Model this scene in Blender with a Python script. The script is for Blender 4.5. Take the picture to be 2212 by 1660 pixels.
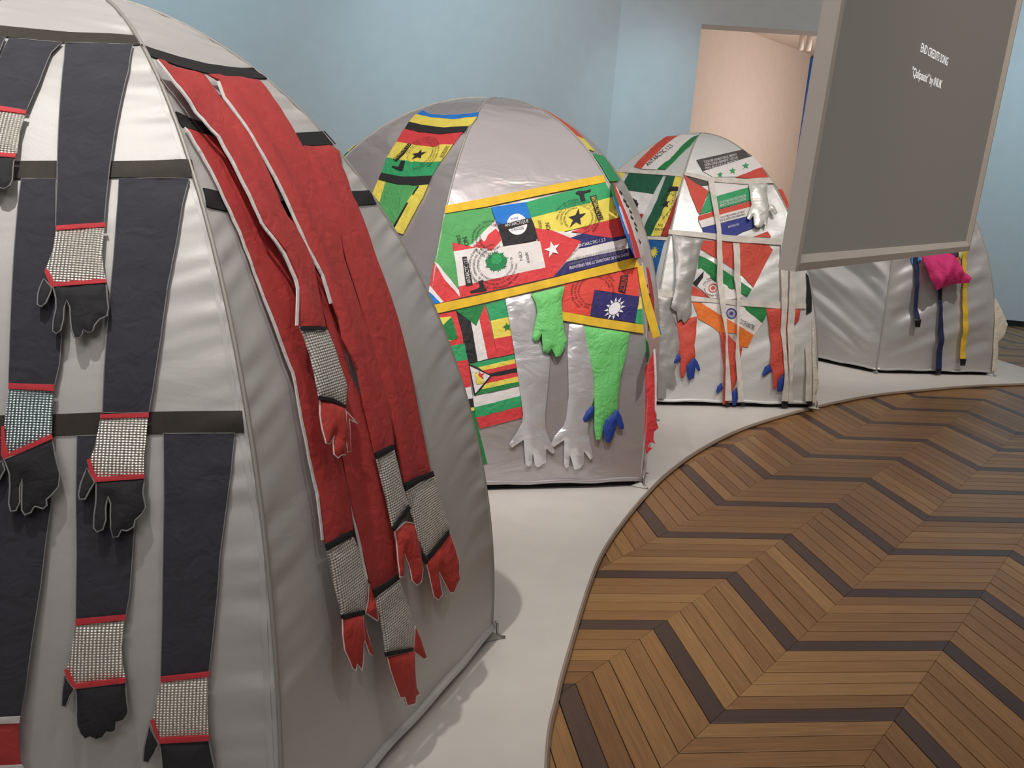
import bpy, bmesh, math, random
import numpy as np
from mathutils import Vector, Matrix
from mathutils.geometry import delaunay_2d_cdt, tessellate_polygon

for o in list(bpy.data.objects): bpy.data.objects.remove(o)
SC = bpy.context.scene
COL = SC.collection
PI = math.pi

# ------------------------------------------------------------------ camera
F_PX, PITCH, ROLL, EYE = 2105.587, 0.2233037, 0.0789046, 1.5
cd = bpy.data.cameras.new('camera'); cam = bpy.data.objects.new('camera', cd); COL.objects.link(cam)
cd.sensor_width = 36.0; cd.sensor_fit = 'HORIZONTAL'; cd.lens = F_PX / 2212 * 36.0
cd.clip_start = .05; cd.clip_end = 100
fw = Vector((0, math.cos(PITCH), -math.sin(PITCH))); rt = Vector((1, 0, 0)); up = rt.cross(fw)
r2 = rt * math.cos(ROLL) + up * math.sin(ROLL); u2 = -rt * math.sin(ROLL) + up * math.cos(ROLL)
cam.matrix_world = Matrix(((r2.x, u2.x, -fw.x, 0), (r2.y, u2.y, -fw.y, 0), (r2.z, u2.z, -fw.z, EYE), (0, 0, 0, 1)))
SC.camera = cam

# ------------------------------------------------------------------ world, lights, exposure
wd = bpy.data.worlds.new('room_air'); SC.world = wd; wd.use_nodes = True
wd.node_tree.nodes['Background'].inputs[0].default_value = (1.0, .95, .9, 1)
wd.node_tree.nodes['Background'].inputs[1].default_value = .05
SC.view_settings.view_transform = 'Standard'; SC.view_settings.look = 'None'
SC.view_settings.gamma = 1.0; SC.view_settings.use_curve_mapping = False
SC.view_settings.exposure = 0.0

def spot(name, loc, target, power, angle, blend, col=(1, .93, .84), size=.05):
    l = bpy.data.lights.new(name, 'SPOT'); l.energy = power; l.spot_size = math.radians(angle); l.spot_blend = blend
    l.color = col; l.shadow_soft_size = size
    o = bpy.data.objects.new(name, l); COL.objects.link(o); o.location = loc
    o.rotation_euler = (Vector(target) - Vector(loc)).to_track_quat('-Z', 'Y').to_euler(); return o
def area(name, loc, target, power, sx, sy, col=(1, .95, .9)):
    l = bpy.data.lights.new(name, 'AREA'); l.energy = power; l.shape = 'RECTANGLE'; l.size = sx; l.size_y = sy; l.color = col
    o = bpy.data.objects.new(name, l); COL.objects.link(o); o.location = loc
    o.rotation_euler = (Vector(target) - Vector(loc)).to_track_quat('-Z', 'Y').to_euler(); return o
WARM = (1, .96, .92)
spot('track_spot', (-1.2, 1.05, 4.7), (-1.0, 2.8, 1.65), 385, 53, .9, WARM)
spot('track_spot', (.5, 1.5, 4.7), (-.2, 5.3, 1.1), 620, 46, .8, WARM)
spot('track_spot', (2.7, 4.6, 4.6), (1.25, 7.2, 1.0), 285, 52, .8, WARM, .03)
spot('track_spot', (4.6, 6.2, 4.6), (3.3, 9.0, .9), 380, 52, .8, WARM, .03)
spot('track_spot', (2.6, 2.4, 4.7), (2.4, 4.9, 0), 190, 95, 1., (1, .90, .76), .3)
BL = (.52, .84, 1.0)
spot('wall_washer', (-3.2, 7.0, 4.7), (-3.0, 10.2, 2.5), 350, 95, 1., BL, .3)
spot('wall_washer', (-.2, 8.6, 4.7), (-.4, 11.9, 2.5), 235, 78, 1., BL, .3)
spot('wall_washer', (1.5, 10.4, 4.4), (1.5, 12.8, 2.0), 110, 48, 1., BL, .2)
spot('wall_washer', (6.4, 9.0, 4.7), (6.4, 12.2, 1.8), 420, 95, 1., BL, .3)
area('fill_area', (.5, 3.5, 4.9), (.5, 3.5, 0), 100, 8, 9, (1, .95, .9))  # broad overhead fill, added; no real fixture
area('fill_area', (-1.0, -2.6, 4.7), (1.0, 3.0, 1.2), 70, 3, 2, (1, .95, .9))  # unseen fill from behind the camera, added to light the fronts
area('fill_area', (2.2, 9.4, 4.9), (2.3, 12.6, 3.5), 45, 4, 1.5, (1, .95, .9))  # added neutral fill for the header and upper back wall
spot('track_spot', (1.0, .9, 4.7), (-.35, 2.6, .7), 65, 42, .9, WARM, .03)
spot('track_spot', (-.8, -.6, 4.7), (.9, 3.0, 1.9), 110, 40, 1., WARM)  # extra unseen spot, added to brighten the screen's left end face
pl_ = bpy.data.lights.new('inner_fill', 'POINT'); pl_.energy = 210; pl_.shadow_soft_size = .4; pl_.color = (1, .9, .84)  # unseen point fill, added to brighten the inner wall and ceiling
po_ = bpy.data.objects.new('inner_fill', pl_); COL.objects.link(po_); po_.location = (5.8, 15.4, 2.2)

# ------------------------------------------------------------------ helpers
def lin(h):
    h = h.lstrip('#'); v = [int(h[i:i + 2], 16) / 255 for i in (0, 2, 4)]
    return tuple((x / 12.92 if x <= .04045 else ((x + .055) / 1.055) ** 2.4) for x in v) + (1,)
def newmat(name):
    m = bpy.data.materials.new(name); m.use_nodes = True
    nt = m.node_tree; return m, nt, nt.nodes['Principled BSDF']
def L(nt, a, b): nt.links.new(a, b)
def N(nt, t, **kw):
    n = nt.nodes.new(t)
    for k, v in kw.items():
        if hasattr(n, k): setattr(n, k, v)
    return n
def tone(nt, col, node, amount=.18):
    """base colour with a faint mottled variation"""
    mx = N(nt, 'ShaderNodeMix', data_type='RGBA'); mx.blend_type = 'MULTIPLY'
    rp = N(nt, 'ShaderNodeValToRGB'); rp.color_ramp.elements[0].color = (1 - amount,) * 3 + (1,); rp.color_ramp.elements[1].color = (1, 1, 1, 1)
    rp.color_ramp.elements[0].position = .3; rp.color_ramp.elements[1].position = .7
    L(nt, node, rp.inputs[0]); mx.inputs[0].default_value = 1; mx.inputs[6].default_value = col; L(nt, rp.outputs[0], mx.inputs[7])
    return mx.outputs[2]
def cloth(name, hx, rough=.8, weave=900, bump=.25, mottle=.12, metallic=0., sheen=.0, wrinkle=.25):
    m, nt, b = newmat(name); tc = N(nt, 'ShaderNodeUVMap'); c = lin(hx)
    nz = N(nt, 'ShaderNodeTexNoise'); nz.inputs['Scale'].default_value = 14; nz.inputs['Detail'].default_value = 4; L(nt, tc.outputs[0], nz.inputs['Vector'])
    L(nt, tone(nt, c, nz.outputs[0], mottle), b.inputs['Base Color'])
    fine = N(nt, 'ShaderNodeTexNoise'); fine.inputs['Scale'].default_value = weave; L(nt, tc.outputs[0], fine.inputs['Vector'])
    wr = N(nt, 'ShaderNodeTexNoise'); wr.inputs['Scale'].default_value = 22; wr.inputs['Distortion'].default_value = 1.2; L(nt, tc.outputs[0], wr.inputs['Vector'])
    b1 = N(nt, 'ShaderNodeBump'); b1.inputs['Strength'].default_value = bump; b1.inputs['Distance'].default_value = .001; L(nt, fine.outputs[0], b1.inputs['Height'])
    b2 = N(nt, 'ShaderNodeBump'); b2.inputs['Strength'].default_value = wrinkle; b2.inputs['Distance'].default_value = .02; L(nt, wr.outputs[0], b2.inputs['Height']); L(nt, b1.outputs[0], b2.inputs['Normal'])
    L(nt, b2.outputs[0], b.inputs['Normal'])
    b.inputs['Roughness'].default_value = rough; b.inputs['Metallic'].default_value = metallic
    if sheen: b.inputs['Sheen Weight'].default_value = sheen
    return m
def satin(name, hx, rough=.38, metallic=.55, wrinkle=.25, scale=6, sparkle=.25):
    m, nt, b = newmat(name); tc = N(nt, 'ShaderNodeUVMap'); c = lin(hx)
    mp = N(nt, 'ShaderNodeMapping'); mp.inputs['Scale'].default_value = (.7, 1.3, 1); L(nt, tc.outputs[0], mp.inputs[0])
    wr = N(nt, 'ShaderNodeTexNoise'); wr.inputs['Scale'].default_value = scale; wr.inputs['Detail'].default_value = 3; wr.inputs['Distortion'].default_value = .8; L(nt, mp.outputs[0], wr.inputs['Vector'])
    fine = N(nt, 'ShaderNodeTexNoise'); fine.inputs['Scale'].default_value = 700; L(nt, tc.outputs[0], fine.inputs['Vector'])
    b1 = N(nt, 'ShaderNodeBump'); b1.inputs['Strength'].default_value = sparkle; b1.inputs['Distance'].default_value = .0012; L(nt, fine.outputs[0], b1.inputs['Height'])
    b2 = N(nt, 'ShaderNodeBump'); b2.inputs['Strength'].default_value = wrinkle; b2.inputs['Distance'].default_value = .05; L(nt, wr.outputs[0], b2.inputs['Height']); L(nt, b1.outputs[0], b2.inputs['Normal'])
    L(nt, b2.outputs[0], b.inputs['Normal'])
    L(nt, tone(nt, c, wr.outputs[0], .06), b.inputs['Base Color'])
    b.inputs['Roughness'].default_value = rough; b.inputs['Metallic'].default_value = metallic
    return m
def webbing(name, hx, rough=.75, rib=420, vertical=True, bump=.5):
    m, nt, b = newmat(name); tc = N(nt, 'ShaderNodeUVMap'); c = lin(hx)
    wv = N(nt, 'ShaderNodeTexWave'); wv.bands_direction = 'X' if vertical else 'Y'; wv.inputs['Scale'].default_value = rib / 6.28; wv.inputs['Distortion'].default_value = .3
    L(nt, tc.outputs[0], wv.inputs['Vector'])
    nz = N(nt, 'ShaderNodeTexNoise'); nz.inputs['Scale'].default_value = 18; L(nt, tc.outputs[0], nz.inputs['Vector'])
    L(nt, tone(nt, c, nz.outputs[0], .22), b.inputs['Base Color'])
    b1 = N(nt, 'ShaderNodeBump'); b1.inputs['Strength'].default_value = bump; b1.inputs['Distance'].default_value = .002; L(nt, wv.outputs[0], b1.inputs['Height'])
    L(nt, b1.outputs[0], b.inputs['Normal']); b.inputs['Roughness'].default_value = rough
    return m
def weave(name, hxa, hxb, cell=.0042, metallic=.9, rough=.28, tilt=.9):
    """woven reflective cuff: small raised cells, each tilted its own way"""
    m, nt, b = newmat(name); tc = N(nt, 'ShaderNodeUVMap')
    mp = N(nt, 'ShaderNodeMapping'); mp.inputs['Scale'].default_value = (.75, 1, 1); L(nt, tc.outputs[0], mp.inputs[0])
    vo = N(nt, 'ShaderNodeTexVoronoi'); vo.inputs['Scale'].default_value = 1 / cell; vo.inputs['Randomness'].default_value = .12; L(nt, mp.outputs[0], vo.inputs['Vector'])
    rp = N(nt, 'ShaderNodeValToRGB'); rp.color_ramp.elements[0].color = lin(hxa); rp.color_ramp.elements[1].color = lin(hxb)
    rp.color_ramp.elements[0].position = .25; rp.color_ramp.elements[1].position = .62
    L(nt, vo.outputs['Distance'], rp.inputs[0]); L(nt, rp.outputs[0], b.inputs['Base Color'])
    b1 = N(nt, 'ShaderNodeBump'); b1.invert = True; b1.inputs['Strength'].default_value = tilt; b1.inputs['Distance'].default_value = .0035; L(nt, vo.outputs['Distance'], b1.inputs['Height'])
    L(nt, b1.outputs[0], b.inputs['Normal']); b.inputs['Roughness'].default_value = rough; b.inputs['Metallic'].default_value = metallic
    return m
def plain(name, hx, rough=.6, metallic=0., noise=0.):
    m, nt, b = newmat(name); c = lin(hx)
    tc = N(nt, 'ShaderNodeTexCoord'); nz = N(nt, 'ShaderNodeTexNoise'); nz.inputs['Scale'].default_value = 6; nz.inputs['Detail'].default_value = 5; L(nt, tc.outputs['Object'], nz.inputs['Vector'])
    L(nt, tone(nt, c, nz.outputs[0], .05 + noise), b.inputs['Base Color'])
    b.inputs['Roughness'].default_value = rough; b.inputs['Metallic'].default_value = metallic; return m
def lattice(name, hxa, hxb):
    m, nt, b = newmat(name); tc = N(nt, 'ShaderNodeUVMap'); ck = N(nt, 'ShaderNodeTexChecker'); ck.inputs['Scale'].default_value = 90
    ck.inputs[1].default_value = lin(hxa); ck.inputs[2].default_value = lin(hxb); L(nt, tc.outputs[0], ck.inputs[0]); L(nt, ck.outputs[0], b.inputs['Base Color']); b.inputs['Roughness'].default_value = .7; return m

M = {}
M['tent0'] = satin('silver_taffeta', 'c4c2bf', .46, .18, .08, 5, .35); M['tent0'].node_tree.nodes['Principled BSDF'].inputs['Specular IOR Level'].default_value = .32
M['tent1'] = satin('pearl_satin', 'c6bfc1', .27, .6, .20, 5, .08)
M['tent2'] = satin('white_silver_cloth', 'd8d8d6', .42, .30, .12, 6, .15)
M['tent3'] = satin('grey_silver_cloth', 'd2d0ce', .34, .5, .12, 4, .12)
M['seam'] = cloth('seam_cloth', 'a9a69f', .55, 600, .3, .1, .3)
M['black_cloth'] = cloth('navy_black_denim', '3b3a44', .85, 500, .5, .22, sheen=.1)
M['black_glove'] = cloth('black_glove_cloth', '27262b', .8, 500, .4, .2)
M['red_tape'] = webbing('red_tape_cloth', 'e8454f', .6, 600)
M['mirror_weave'] = weave('silver_woven_foil', 'f2eee4', '9a968e', .0052, .8, .42)
M['blue_weave'] = weave('pale_blue_woven_foil', 'c4d6d8', '4d6066', .0050, .75, .35)
M['knit_weave'] = weave('grey_knit', 'e6e0d8', '625d59', .0062, .1, .6)
M['grey_stitch'] = plain('grey_stitching', '8d8b8b', .8)
M['brown_web'] = webbing('brown_black_webbing', '46413a', .6, 900)
M['black_web'] = webbing('black_webbing', '191719', .75, 900)
M['black_tape'] = webbing('black_tape_cloth', '17161a', .8, 900)
M['red_cloth'] = cloth('red_poplin', 'b83c3a', .72, 700, .3, .12, wrinkle=.2)
M['red_glove'] = cloth('red_glove_cloth', 'bb3a33', .72, 700, .3, .12, wrinkle=.35)
M['white_cloth'] = cloth('white_cotton', 'dcd6d4', .75, 700, .2, .06)
M['yellow_web'] = webbing('yellow_webbing', 'f3c534', .65, 900)
M['white_web'] = webbing('cream_webbing', 'ddd5cc', .75, 700)
M['navy_web'] = webbing('navy_webbing', '16214f', .7, 700)
M['silver_satin'] = satin('bright_silver_satin', 'e2e0e4', .27, .55, .32, 7, .05)
M['silver_cloth'] = satin('silver_glove_cloth', 'd6d3cd', .40, .35, .2, 12, .1)
M['grey_satin'] = satin('grey_glove_satin', 'a09d9a', .42, .3, .14, 10, .1)
for k, h in dict(green_cloth='52a05c', green_cloth2='2f9c5b', green_cloth3='2f9a61', green_cloth4='1c7a3e', green_dark='14553a', red_cloth2='d23c40', red_cloth3='d9473c', red_cloth4='c64a3b', red_dark='9a302c',
                 blue_cloth='1272c8', blue_dark='0e5592', navy_cloth='2c2766', navy_cloth2='2f3a86', yellow_cloth='e2d057', black_cloth2='222022', grey_black_cloth='4b4743', lime_cloth='6ac06c', blue_glove='1b3a8c',
                 orange_cloth='e2742c', skyblue_cloth='4d9ee0', magenta_cloth='d22a72', purple_cloth='4a2150', cream_cloth='d9cfbe').items():
    M[k] = cloth(k, h, .62 if 'lime' in k or 'blue_glove' == k else .74, 700, .2, .12, wrinkle=.45 if 'lime' in k else .4)
for k, h in dict(black_print='1b1a1c', white_print='e4e2e6', grey_print='77747a', green_print='177a45').items(): M[k] = cloth(k, h, .7, 700, .1, .05, wrinkle=.1)
M['lattice_green'] = lattice('green_netting', '9cc33a', 'd9d6b0')
M['black_plastic'] = plain('black_plastic', '121214', .4)
M['metal'] = plain('dull_steel', 'a9a6a1', .35, .9)
M['base_shade'] = plain('black_base_shade', '1a1819', .8)  # black that paints the shade under the tents
M['wall'] = plain('wall_paint', 'd2d3d4', .9)
M['wall_inner'] = plain('inner_wall_paint', 'd0c4ba', .9)
M['trim_black'] = plain('black_baseboard', '171717', .6)
M['door_blue'] = plain('blue_door_paint', '1c5fae', .6)
M['plinth'] = plain('plinth_white_paint', 'cfc9c3', .55, 0, .02)
M['plinth_edge'] = plain('plinth_board_edge', '9a8877', .7)
M['frame'] = plain('screen_frame_paint', 'd6cfc8', .55)
M['screen'] = plain('screen_cloth', '85807a', .7)

def obj(name, verts, faces, mat, parent=None, uvs=None, smooth=False):
    """one mesh object; verts are world coordinates"""
    off = np.array(ORG.get(parent.name, (0, 0, 0)) if parent else (0, 0, 0), float)
    v = np.asarray(verts, float) - off
    me = bpy.data.meshes.new(name); me.from_pydata(v.tolist(), [], [list(f) for f in faces]); me.update()
    if uvs is not None:
        ul = me.uv_layers.new(name='UVMap'); li = np.zeros(len(me.loops), int); me.loops.foreach_get('vertex_index', li)
        ul.data.foreach_set('uv', np.asarray(uvs, np.float32)[li].ravel())
    if smooth: me.polygons.foreach_set('use_smooth', [True] * len(me.polygons) if smooth is True else [i < smooth for i in range(len(me.polygons))])
    me.materials.append(mat)
    o = bpy.data.objects.new(name, me); COL.objects.link(o)
    if parent: o.parent = parent; ORG[o.name] = tuple(off)
    return o
ORG = {}
def empty(name, loc):
    o = bpy.data.objects.new(name, None); COL.objects.link(o); o.location = loc; ORG[o.name] = tuple(loc); o.empty_display_size = .2; return o
def tag(o, label=None, cat=None, group=None, kind=None):
    if label: o['label'] = label
    if cat: o['category'] = cat
    if group: o['group'] = group
    if kind: o['kind'] = kind
    return o
def box_mesh(x0, x1, y0, y1, z0, z1):
    v = [(x, y, z) for x in (x0, x1) for y in (y0, y1) for z in (z0, z1)]
    return v, [(0, 1, 3, 2), (4, 6, 7, 5), (0, 4, 5, 1), (2, 3, 7, 6), (0, 2, 6, 4), (1, 5, 7, 3)]
def obox(name, origin, ux, size, mat, parent=None, bev=0.):
    """box from origin along horizontal unit ux, its left normal, and z; size (a,b,c) may be (lo,hi) pairs"""
    ux = np.array([ux[0], ux[1], 0.]); ux /= np.linalg.norm(ux); uy = np.array([-ux[1], ux[0], 0]); uz = np.array([0, 0, 1.])
    (a0, a1), (b0, b1), (c0, c1) = size
    v, f = box_mesh(a0, a1, b0, b1, c0, c1); o = np.array(origin, float)
    v = [o + ux * p[0] + uy * p[1] + uz * p[2] for p in v]
    ob = obj(name, v, f, mat, parent)
    if bev:
        bm = bmesh.new(); bm.from_mesh(ob.data); bmesh.ops.bevel(bm, geom=bm.edges[:], offset=bev, segments=2, affect='EDGES', profile=.6); bm.to_mesh(ob.data); bm.free()
    return ob
def tube(path, rad, n=6, flat=1.0, closed=False):
    """verts, faces of a tube round a polyline"""
    P = np.asarray(path, float); m = len(P)
    T = (np.roll(P, -1, 0) - np.roll(P, 1, 0)) if closed else np.gradient(P, axis=0)
    T /= np.linalg.norm(T, axis=1)[:, None] + 1e-12
    ref = np.array([0, 0, 1.]); A = np.cross(T, ref); bad = np.linalg.norm(A, axis=1) < 1e-3; A[bad] = np.cross(T[bad], [0, 1., 0])
    A /= np.linalg.norm(A, axis=1)[:, None]; B = np.cross(T, A)
    an = np.arange(n) * 2 * PI / n
    V = (P[:, None] + rad * (np.cos(an)[None, :, None] * A[:, None] + flat * np.sin(an)[None, :, None] * B[:, None])).reshape(-1, 3)
    Fc = []
    for i in range(m if closed else m - 1):
        j = (i + 1) % m
        for k in range(n): Fc.append((i * n + k, i * n + (k + 1) % n, j * n + (k + 1) % n, j * n + k))
    if not closed: Fc += [tuple(range(n))[::-1], tuple((m - 1) * n + k for k in range(n))]
    return V, Fc

# ------------------------------------------------------------------ setting
def wall_piece(name, p0, p1, z0, z1, th, mat, parent=None):
    p0 = np.array(p0, float); p1 = np.array(p1, float); d = p1 - p0; ln = np.linalg.norm(d)
    return obox(name, (p0[0], p0[1], 0), d, ((0, ln), (0, th), (z0, z1)), mat, parent)
ZF = -.025
CEIL = 5.0
TH = -.1; WX = np.array([math.cos(TH), math.sin(TH)]); WP = np.array([6.27, 12.27])
def wb(x): t = (x - WP[0]) / WX[0]; return WP + WX * t
wall_back = wall_piece('wall_back', wb(.98), wb(1.978), ZF, CEIL, .42, M['wall']); tag(wall_back, kind='structure')
tag(wall_piece('wall_back_header', wb(1.978), wb(3.95), 3.33, CEIL, .42, M['wall'], wall_back))
tag(wall_piece('wall_back_right', wb(3.95), wb(9.2), ZF, CEIL, .42, M['wall'], wall_back))
LW0 = np.array([-7.2, 8.3]); LW1 = wb(.98)
tag(wall_piece('wall_left', LW0, LW1 + (LW1 - LW0) * .0, ZF, CEIL, .3, M['wall']), kind='structure')
tag(wall_piece('wall_side', (-7.2, -3.5), (-7.2, 8.3), ZF, CEIL, .2, M['wall']), kind='structure')
tag(wall_piece('wall_right', wb(9.0), (9.0, -3.5), ZF, CEIL, .2, M['wall']), kind='structure')
tag(wall_piece('wall_front', (9.0, -3.5), (-7.2, -3.5), ZF, CEIL, .2, M['wall']), kind='structure')
tag(obox('ceiling', (-8, -4, 0), (1, 0), ((0, 18), (0, 30), (CEIL, CEIL + .2)), M['wall']), kind='structure')
q = wb(3.95); tag(wall_piece('baseboard_back', q - np.array([0, .012]), wb(9.0) - np.array([0, .012]), ZF, .045, -.012, M['trim_black']), kind='structure')
lw = (LW1 - LW0) / np.linalg.norm(LW1 - LW0); ln_ = np.array([lw[1], -lw[0]]) * .012
tag(wall_piece('baseboard_left', LW0 + ln_ + lw * .05, LW1 + ln_ - lw * .03, ZF, .045, .011, M['trim_black']), kind='structure')
# the room beyond the opening
inner = tag(wall_piece('wall_inner', (1.2, 14.0), (5.142, 19.4), ZF, 3.9, .15, M['wall_inner']), kind='structure')
tag(obox('ceiling_inner', (.6, 13.2, 0), (1, 0), ((0, 8), (0, 9), (3.9, 4.0)), M['wall_inner']), kind='structure')
tag(wall_piece('wall_inner_end', (4.0, 20.6), (8.6, 20.6), ZF, 3.9, .15, M['wall_inner']), kind='structure')
tag(wall_piece('wall_inner_right', (8.0, 20.6), (8.0, 12.6), ZF, 3.9, .15, M['wall_inner']), kind='structure')
door = tag(wall_piece('door_1', (5.13, 19.36), (5.6, 20.0), ZF, 3.86, .06, M['door_blue']), kind='structure')

# ------------------------------------------------------------------ parquet floor: strips laid as mitred zigzags
AZ = -0.1644158
D2 = np.array([math.sin(AZ), math.cos(AZ)]); D1 = np.array([math.cos(AZ), -math.sin(AZ)])
def wood(name, ramp, per_object):
    m, nt, b = newmat(name)
    uv = N(nt, 'ShaderNodeUVMap')
    if per_object: rnd = N(nt, 'ShaderNodeObjectInfo').outputs['Random']
    else: rnd = N(nt, 'ShaderNodeNewGeometry').outputs['Random Per Island']
    cmb = N(nt, 'ShaderNodeCombineXYZ'); mul = N(nt, 'ShaderNodeMath', operation='MULTIPLY'); mul.inputs[1].default_value = 37.0; L(nt, rnd, mul.inputs[0]); L(nt, mul.outputs[0], cmb.inputs[0]); L(nt, mul.outputs[0], cmb.inputs[2])
    ad = N(nt, 'ShaderNodeVectorMath', operation='ADD'); L(nt, uv.outputs[0], ad.inputs[0]); L(nt, cmb.outputs[0], ad.inputs[1])
    mp = N(nt, 'ShaderNodeMapping'); mp.inputs['Scale'].default_value = (3.2, 60, 1); L(nt, ad.outputs[0], mp.inputs[0])
    nz = N(nt, 'ShaderNodeTexNoise'); nz.inputs['Scale'].default_value = 1.6; nz.inputs['Detail'].default_value = 6; nz.inputs['Roughness'].default_value = .62; nz.inputs['Distortion'].default_value = .6; L(nt, mp.outputs[0], nz.inputs['Vector'])
    r1 = N(nt, 'ShaderNodeValToRGB'); e = r1.color_ramp.elements; e[0].color = lin(ramp[0]); e[1].color = lin(ramp[-1])
    for i, h in enumerate(ramp[1:-1]): x = e.new((i + 1) / (len(ramp) - 1)); x.color = lin(h)
    L(nt, rnd, r1.inputs[0])
    r2_ = N(nt, 'ShaderNodeValToRGB'); r2_.color_ramp.elements[0].position = .3; r2_.color_ramp.elements[1].position = .72
    r2_.color_ramp.elements[0].color = (.62, .58, .55, 1); r2_.color_ramp.elements[1].color = (1.12, 1.1, 1.08, 1); L(nt, nz.outputs[0], r2_.inputs[0])
    mx = N(nt, 'ShaderNodeMix', data_type='RGBA'); mx.blend_type = 'MULTIPLY'; mx.inputs[0].default_value = .8; L(nt, r1.outputs[0], mx.inputs[6]); L(nt, r2_.outputs[0], mx.inputs[7])
    L(nt, mx.outputs[2], b.inputs['Base Color'])
    bp = N(nt, 'ShaderNodeBump'); bp.inputs['Strength'].default_value = .12; bp.inputs['Distance'].default_value = .002; L(nt, nz.outputs[0], bp.inputs['Height']); L(nt, bp.outputs[0], b.inputs['Normal'])
    b.inputs['Roughness'].default_value = .37; b.inputs['Specular IOR Level'].default_value = .45
    return m
OAK = ['805a36', '9a7145', '8a623c', 'a88050', '90683f', 'a07748']
WEN = ['463430', '553f38', '4c3832']
M['oak'] = wood('oak_strip', OAK, True); M['wenge'] = wood('dark_strip', WEN, True)
M['oak_far'] = wood('oak_strip_far', OAK, False); M['wenge_far'] = wood('dark_strip_far', WEN, False)
M['joint'] = plain('floor_joint', '1c130e', .9)
PL = .572; PW = .42 / 6; U0 = -1.909; X0 = 1.540
# plinth outline: front curve measured on the floor, closed behind the tents
FRONT = [(.25, -1.2), (.18, .2), (.14, 1.2), (.159, 2.214), (.198, 2.576), (.251, 2.894), (.34, 3.375), (.415, 3.701), (.521, 4.036), (.668, 4.438), (.835, 4.839), (1.086, 5.328), (1.44, 5.88), (1.859, 6.381),
         (2.317, 6.859), (2.801, 7.285), (3.285, 7.611), (3.794, 7.925), (4.359, 8.198), (4.86, 8.40), (4.751, 8.986), (4.62, 9.6), (4.40, 10.9), (2.4, 11.6), (-.6, 10.9), (-3.2, 8.2), (-4.2, 4.0), (-4.0, -1.2)]
def smooth_curve(pts, a, b, n=8):
    out = []
    for i in range(a, b):
        p0, p1, p2, p3 = (np.array(pts[max(0, min(len(pts) - 1, j))]) for j in (i - 1, i, i + 1, i + 2))
        for t in np.arange(n) / n: out.append(.5 * ((2 * p1) + (-p0 + p2) * t + (2 * p0 - 5 * p1 + 4 * p2 - p3) * t * t + (-p0 + 3 * p1 - 3 * p2 + p3) * t ** 3))
    return out
PLN = [tuple(p) for p in smooth_curve(FRONT, 0, 19)] + FRONT[19:]
PLA = np.array(PLN)
def inside(poly, p):
    x, y = p; a = poly; b = np.roll(poly, -1, 0)
    c = ((a[:, 1] > y) != (b[:, 1] > y)) & (x < (b[:, 0] - a[:, 0]) * (y - a[:, 1]) / (b[:, 1] - a[:, 1] + 1e-12) + a[:, 0])
    return c.sum() % 2 == 1
def plank_mesh(kind):
    """trapezoid strip, mitred both ends, chamfered rim; local x,y are the floor axes D1,D2"""
    th = .012; k = 1 + math.sqrt(2)
    def ring(e, a, z):
        """a: inset of the long sides; e: inset of the mitred ends"""
        h = e * math.sqrt(2)
        q = [(a + h, a), (PL + a - h, a), (PL + PW - a - h, PW - a), (PW - a + h, PW - a)]
        if kind == 2: q = [(y, x) for x, y in q][::-1]
        return [(x, y, z) for x, y in q]
    v = ring(.0003, .0016, -th) + ring(.0003, .0016, -.0008) + ring(.0008, .0030, 0)
    f = [(8, 9, 10, 11)] + [(i, (i + 1) % 4, 4 + (i + 1) % 4, 4 + i) for i in range(4)] + [(4 + i, 4 + (i + 1) % 4, 8 + (i + 1) % 4, 8 + i) for i in range(4)]
    uv = [(p[0], p[1]) if kind == 1 else (p[1], p[0]) for p in v]
    return v, f, uv
floor = obj('floor', *box_mesh(-8, 10, -4, 24, ZF - .2, ZF - .006), M['joint']); tag(floor, kind='structure')
planks = []
for mcol in range(-34, 34):
    ua = U0 + PL * mcol
    for k in range(-170, 190):
        if mcol % 2 == 0: x = X0 + (mcol // 2) * PL - PW * (k + 1); y = x - (ua + PL); kind = 2
        else: y = X0 + ((mcol - 1) // 2) * PL - (U0 + PL * mcol) - PW * (k + 1); x = y + ua; kind = 1
        c = np.array([x + (PW if kind == 2 else PL + PW) / 2, y + (PW if kind == 1 else PL + PW) / 2])
        w = D1 * c[0] + D2 * c[1]
        if not (-7.1 < w[0] < 8.9 and -.4 < w[1] < 20.3): continue
        if w[0] < -.6 and w[1] < 1.5: continue
        if w[1] > 8.3 + (w[0] + 7.2) * .55 + .1 and w[0] < 1.9: continue
        if w[1] > 12.0 and not (1.9 < w[0] < 8): continue
        o2 = D1 * x + D2 * y
        cs = [D1 * (x + a) + D2 * (y + b) for a, b in (((0, 0), (PL, 0), (PL + PW, PW), (PW, PW)) if kind == 1 else ((0, 0), (0, PL), (PW, PL + PW), (PW, PW)))]
        if all(inside(PLA, p) for p in cs + [w]): continue
        planks.append((kind, k % 6 == 0, o2, w, cs))
def pix(p):
    q = np.array([p[0], p[1], ZF - EYE]); z = q @ np.array(fw)
    return (1106 + F_PX * (q @ np.array(r2)) / z, 830 - F_PX * (q @ np.array(u2)) / z) if z > .2 else (-1e6, -1e6)
def shown(cs):
    P = np.array([pix(p) for p in cs]); inb = ((P[:, 0] > 0) & (P[:, 0] < 2212) & (P[:, 1] > 0) & (P[:, 1] < 1660))
    if inb.sum() == 0: return 0
    x, y = P[:, 0], P[:, 1]; return abs(np.dot(x, np.roll(y, -1)) - np.dot(y, np.roll(x, -1))) / 2 * inb.mean()
order = sorted(range(len(planks)), key=lambda i: -shown(planks[i][4]))
near = set(order[:298])
rot = math.atan2(D1[1], D1[0])
pm = {}
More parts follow.
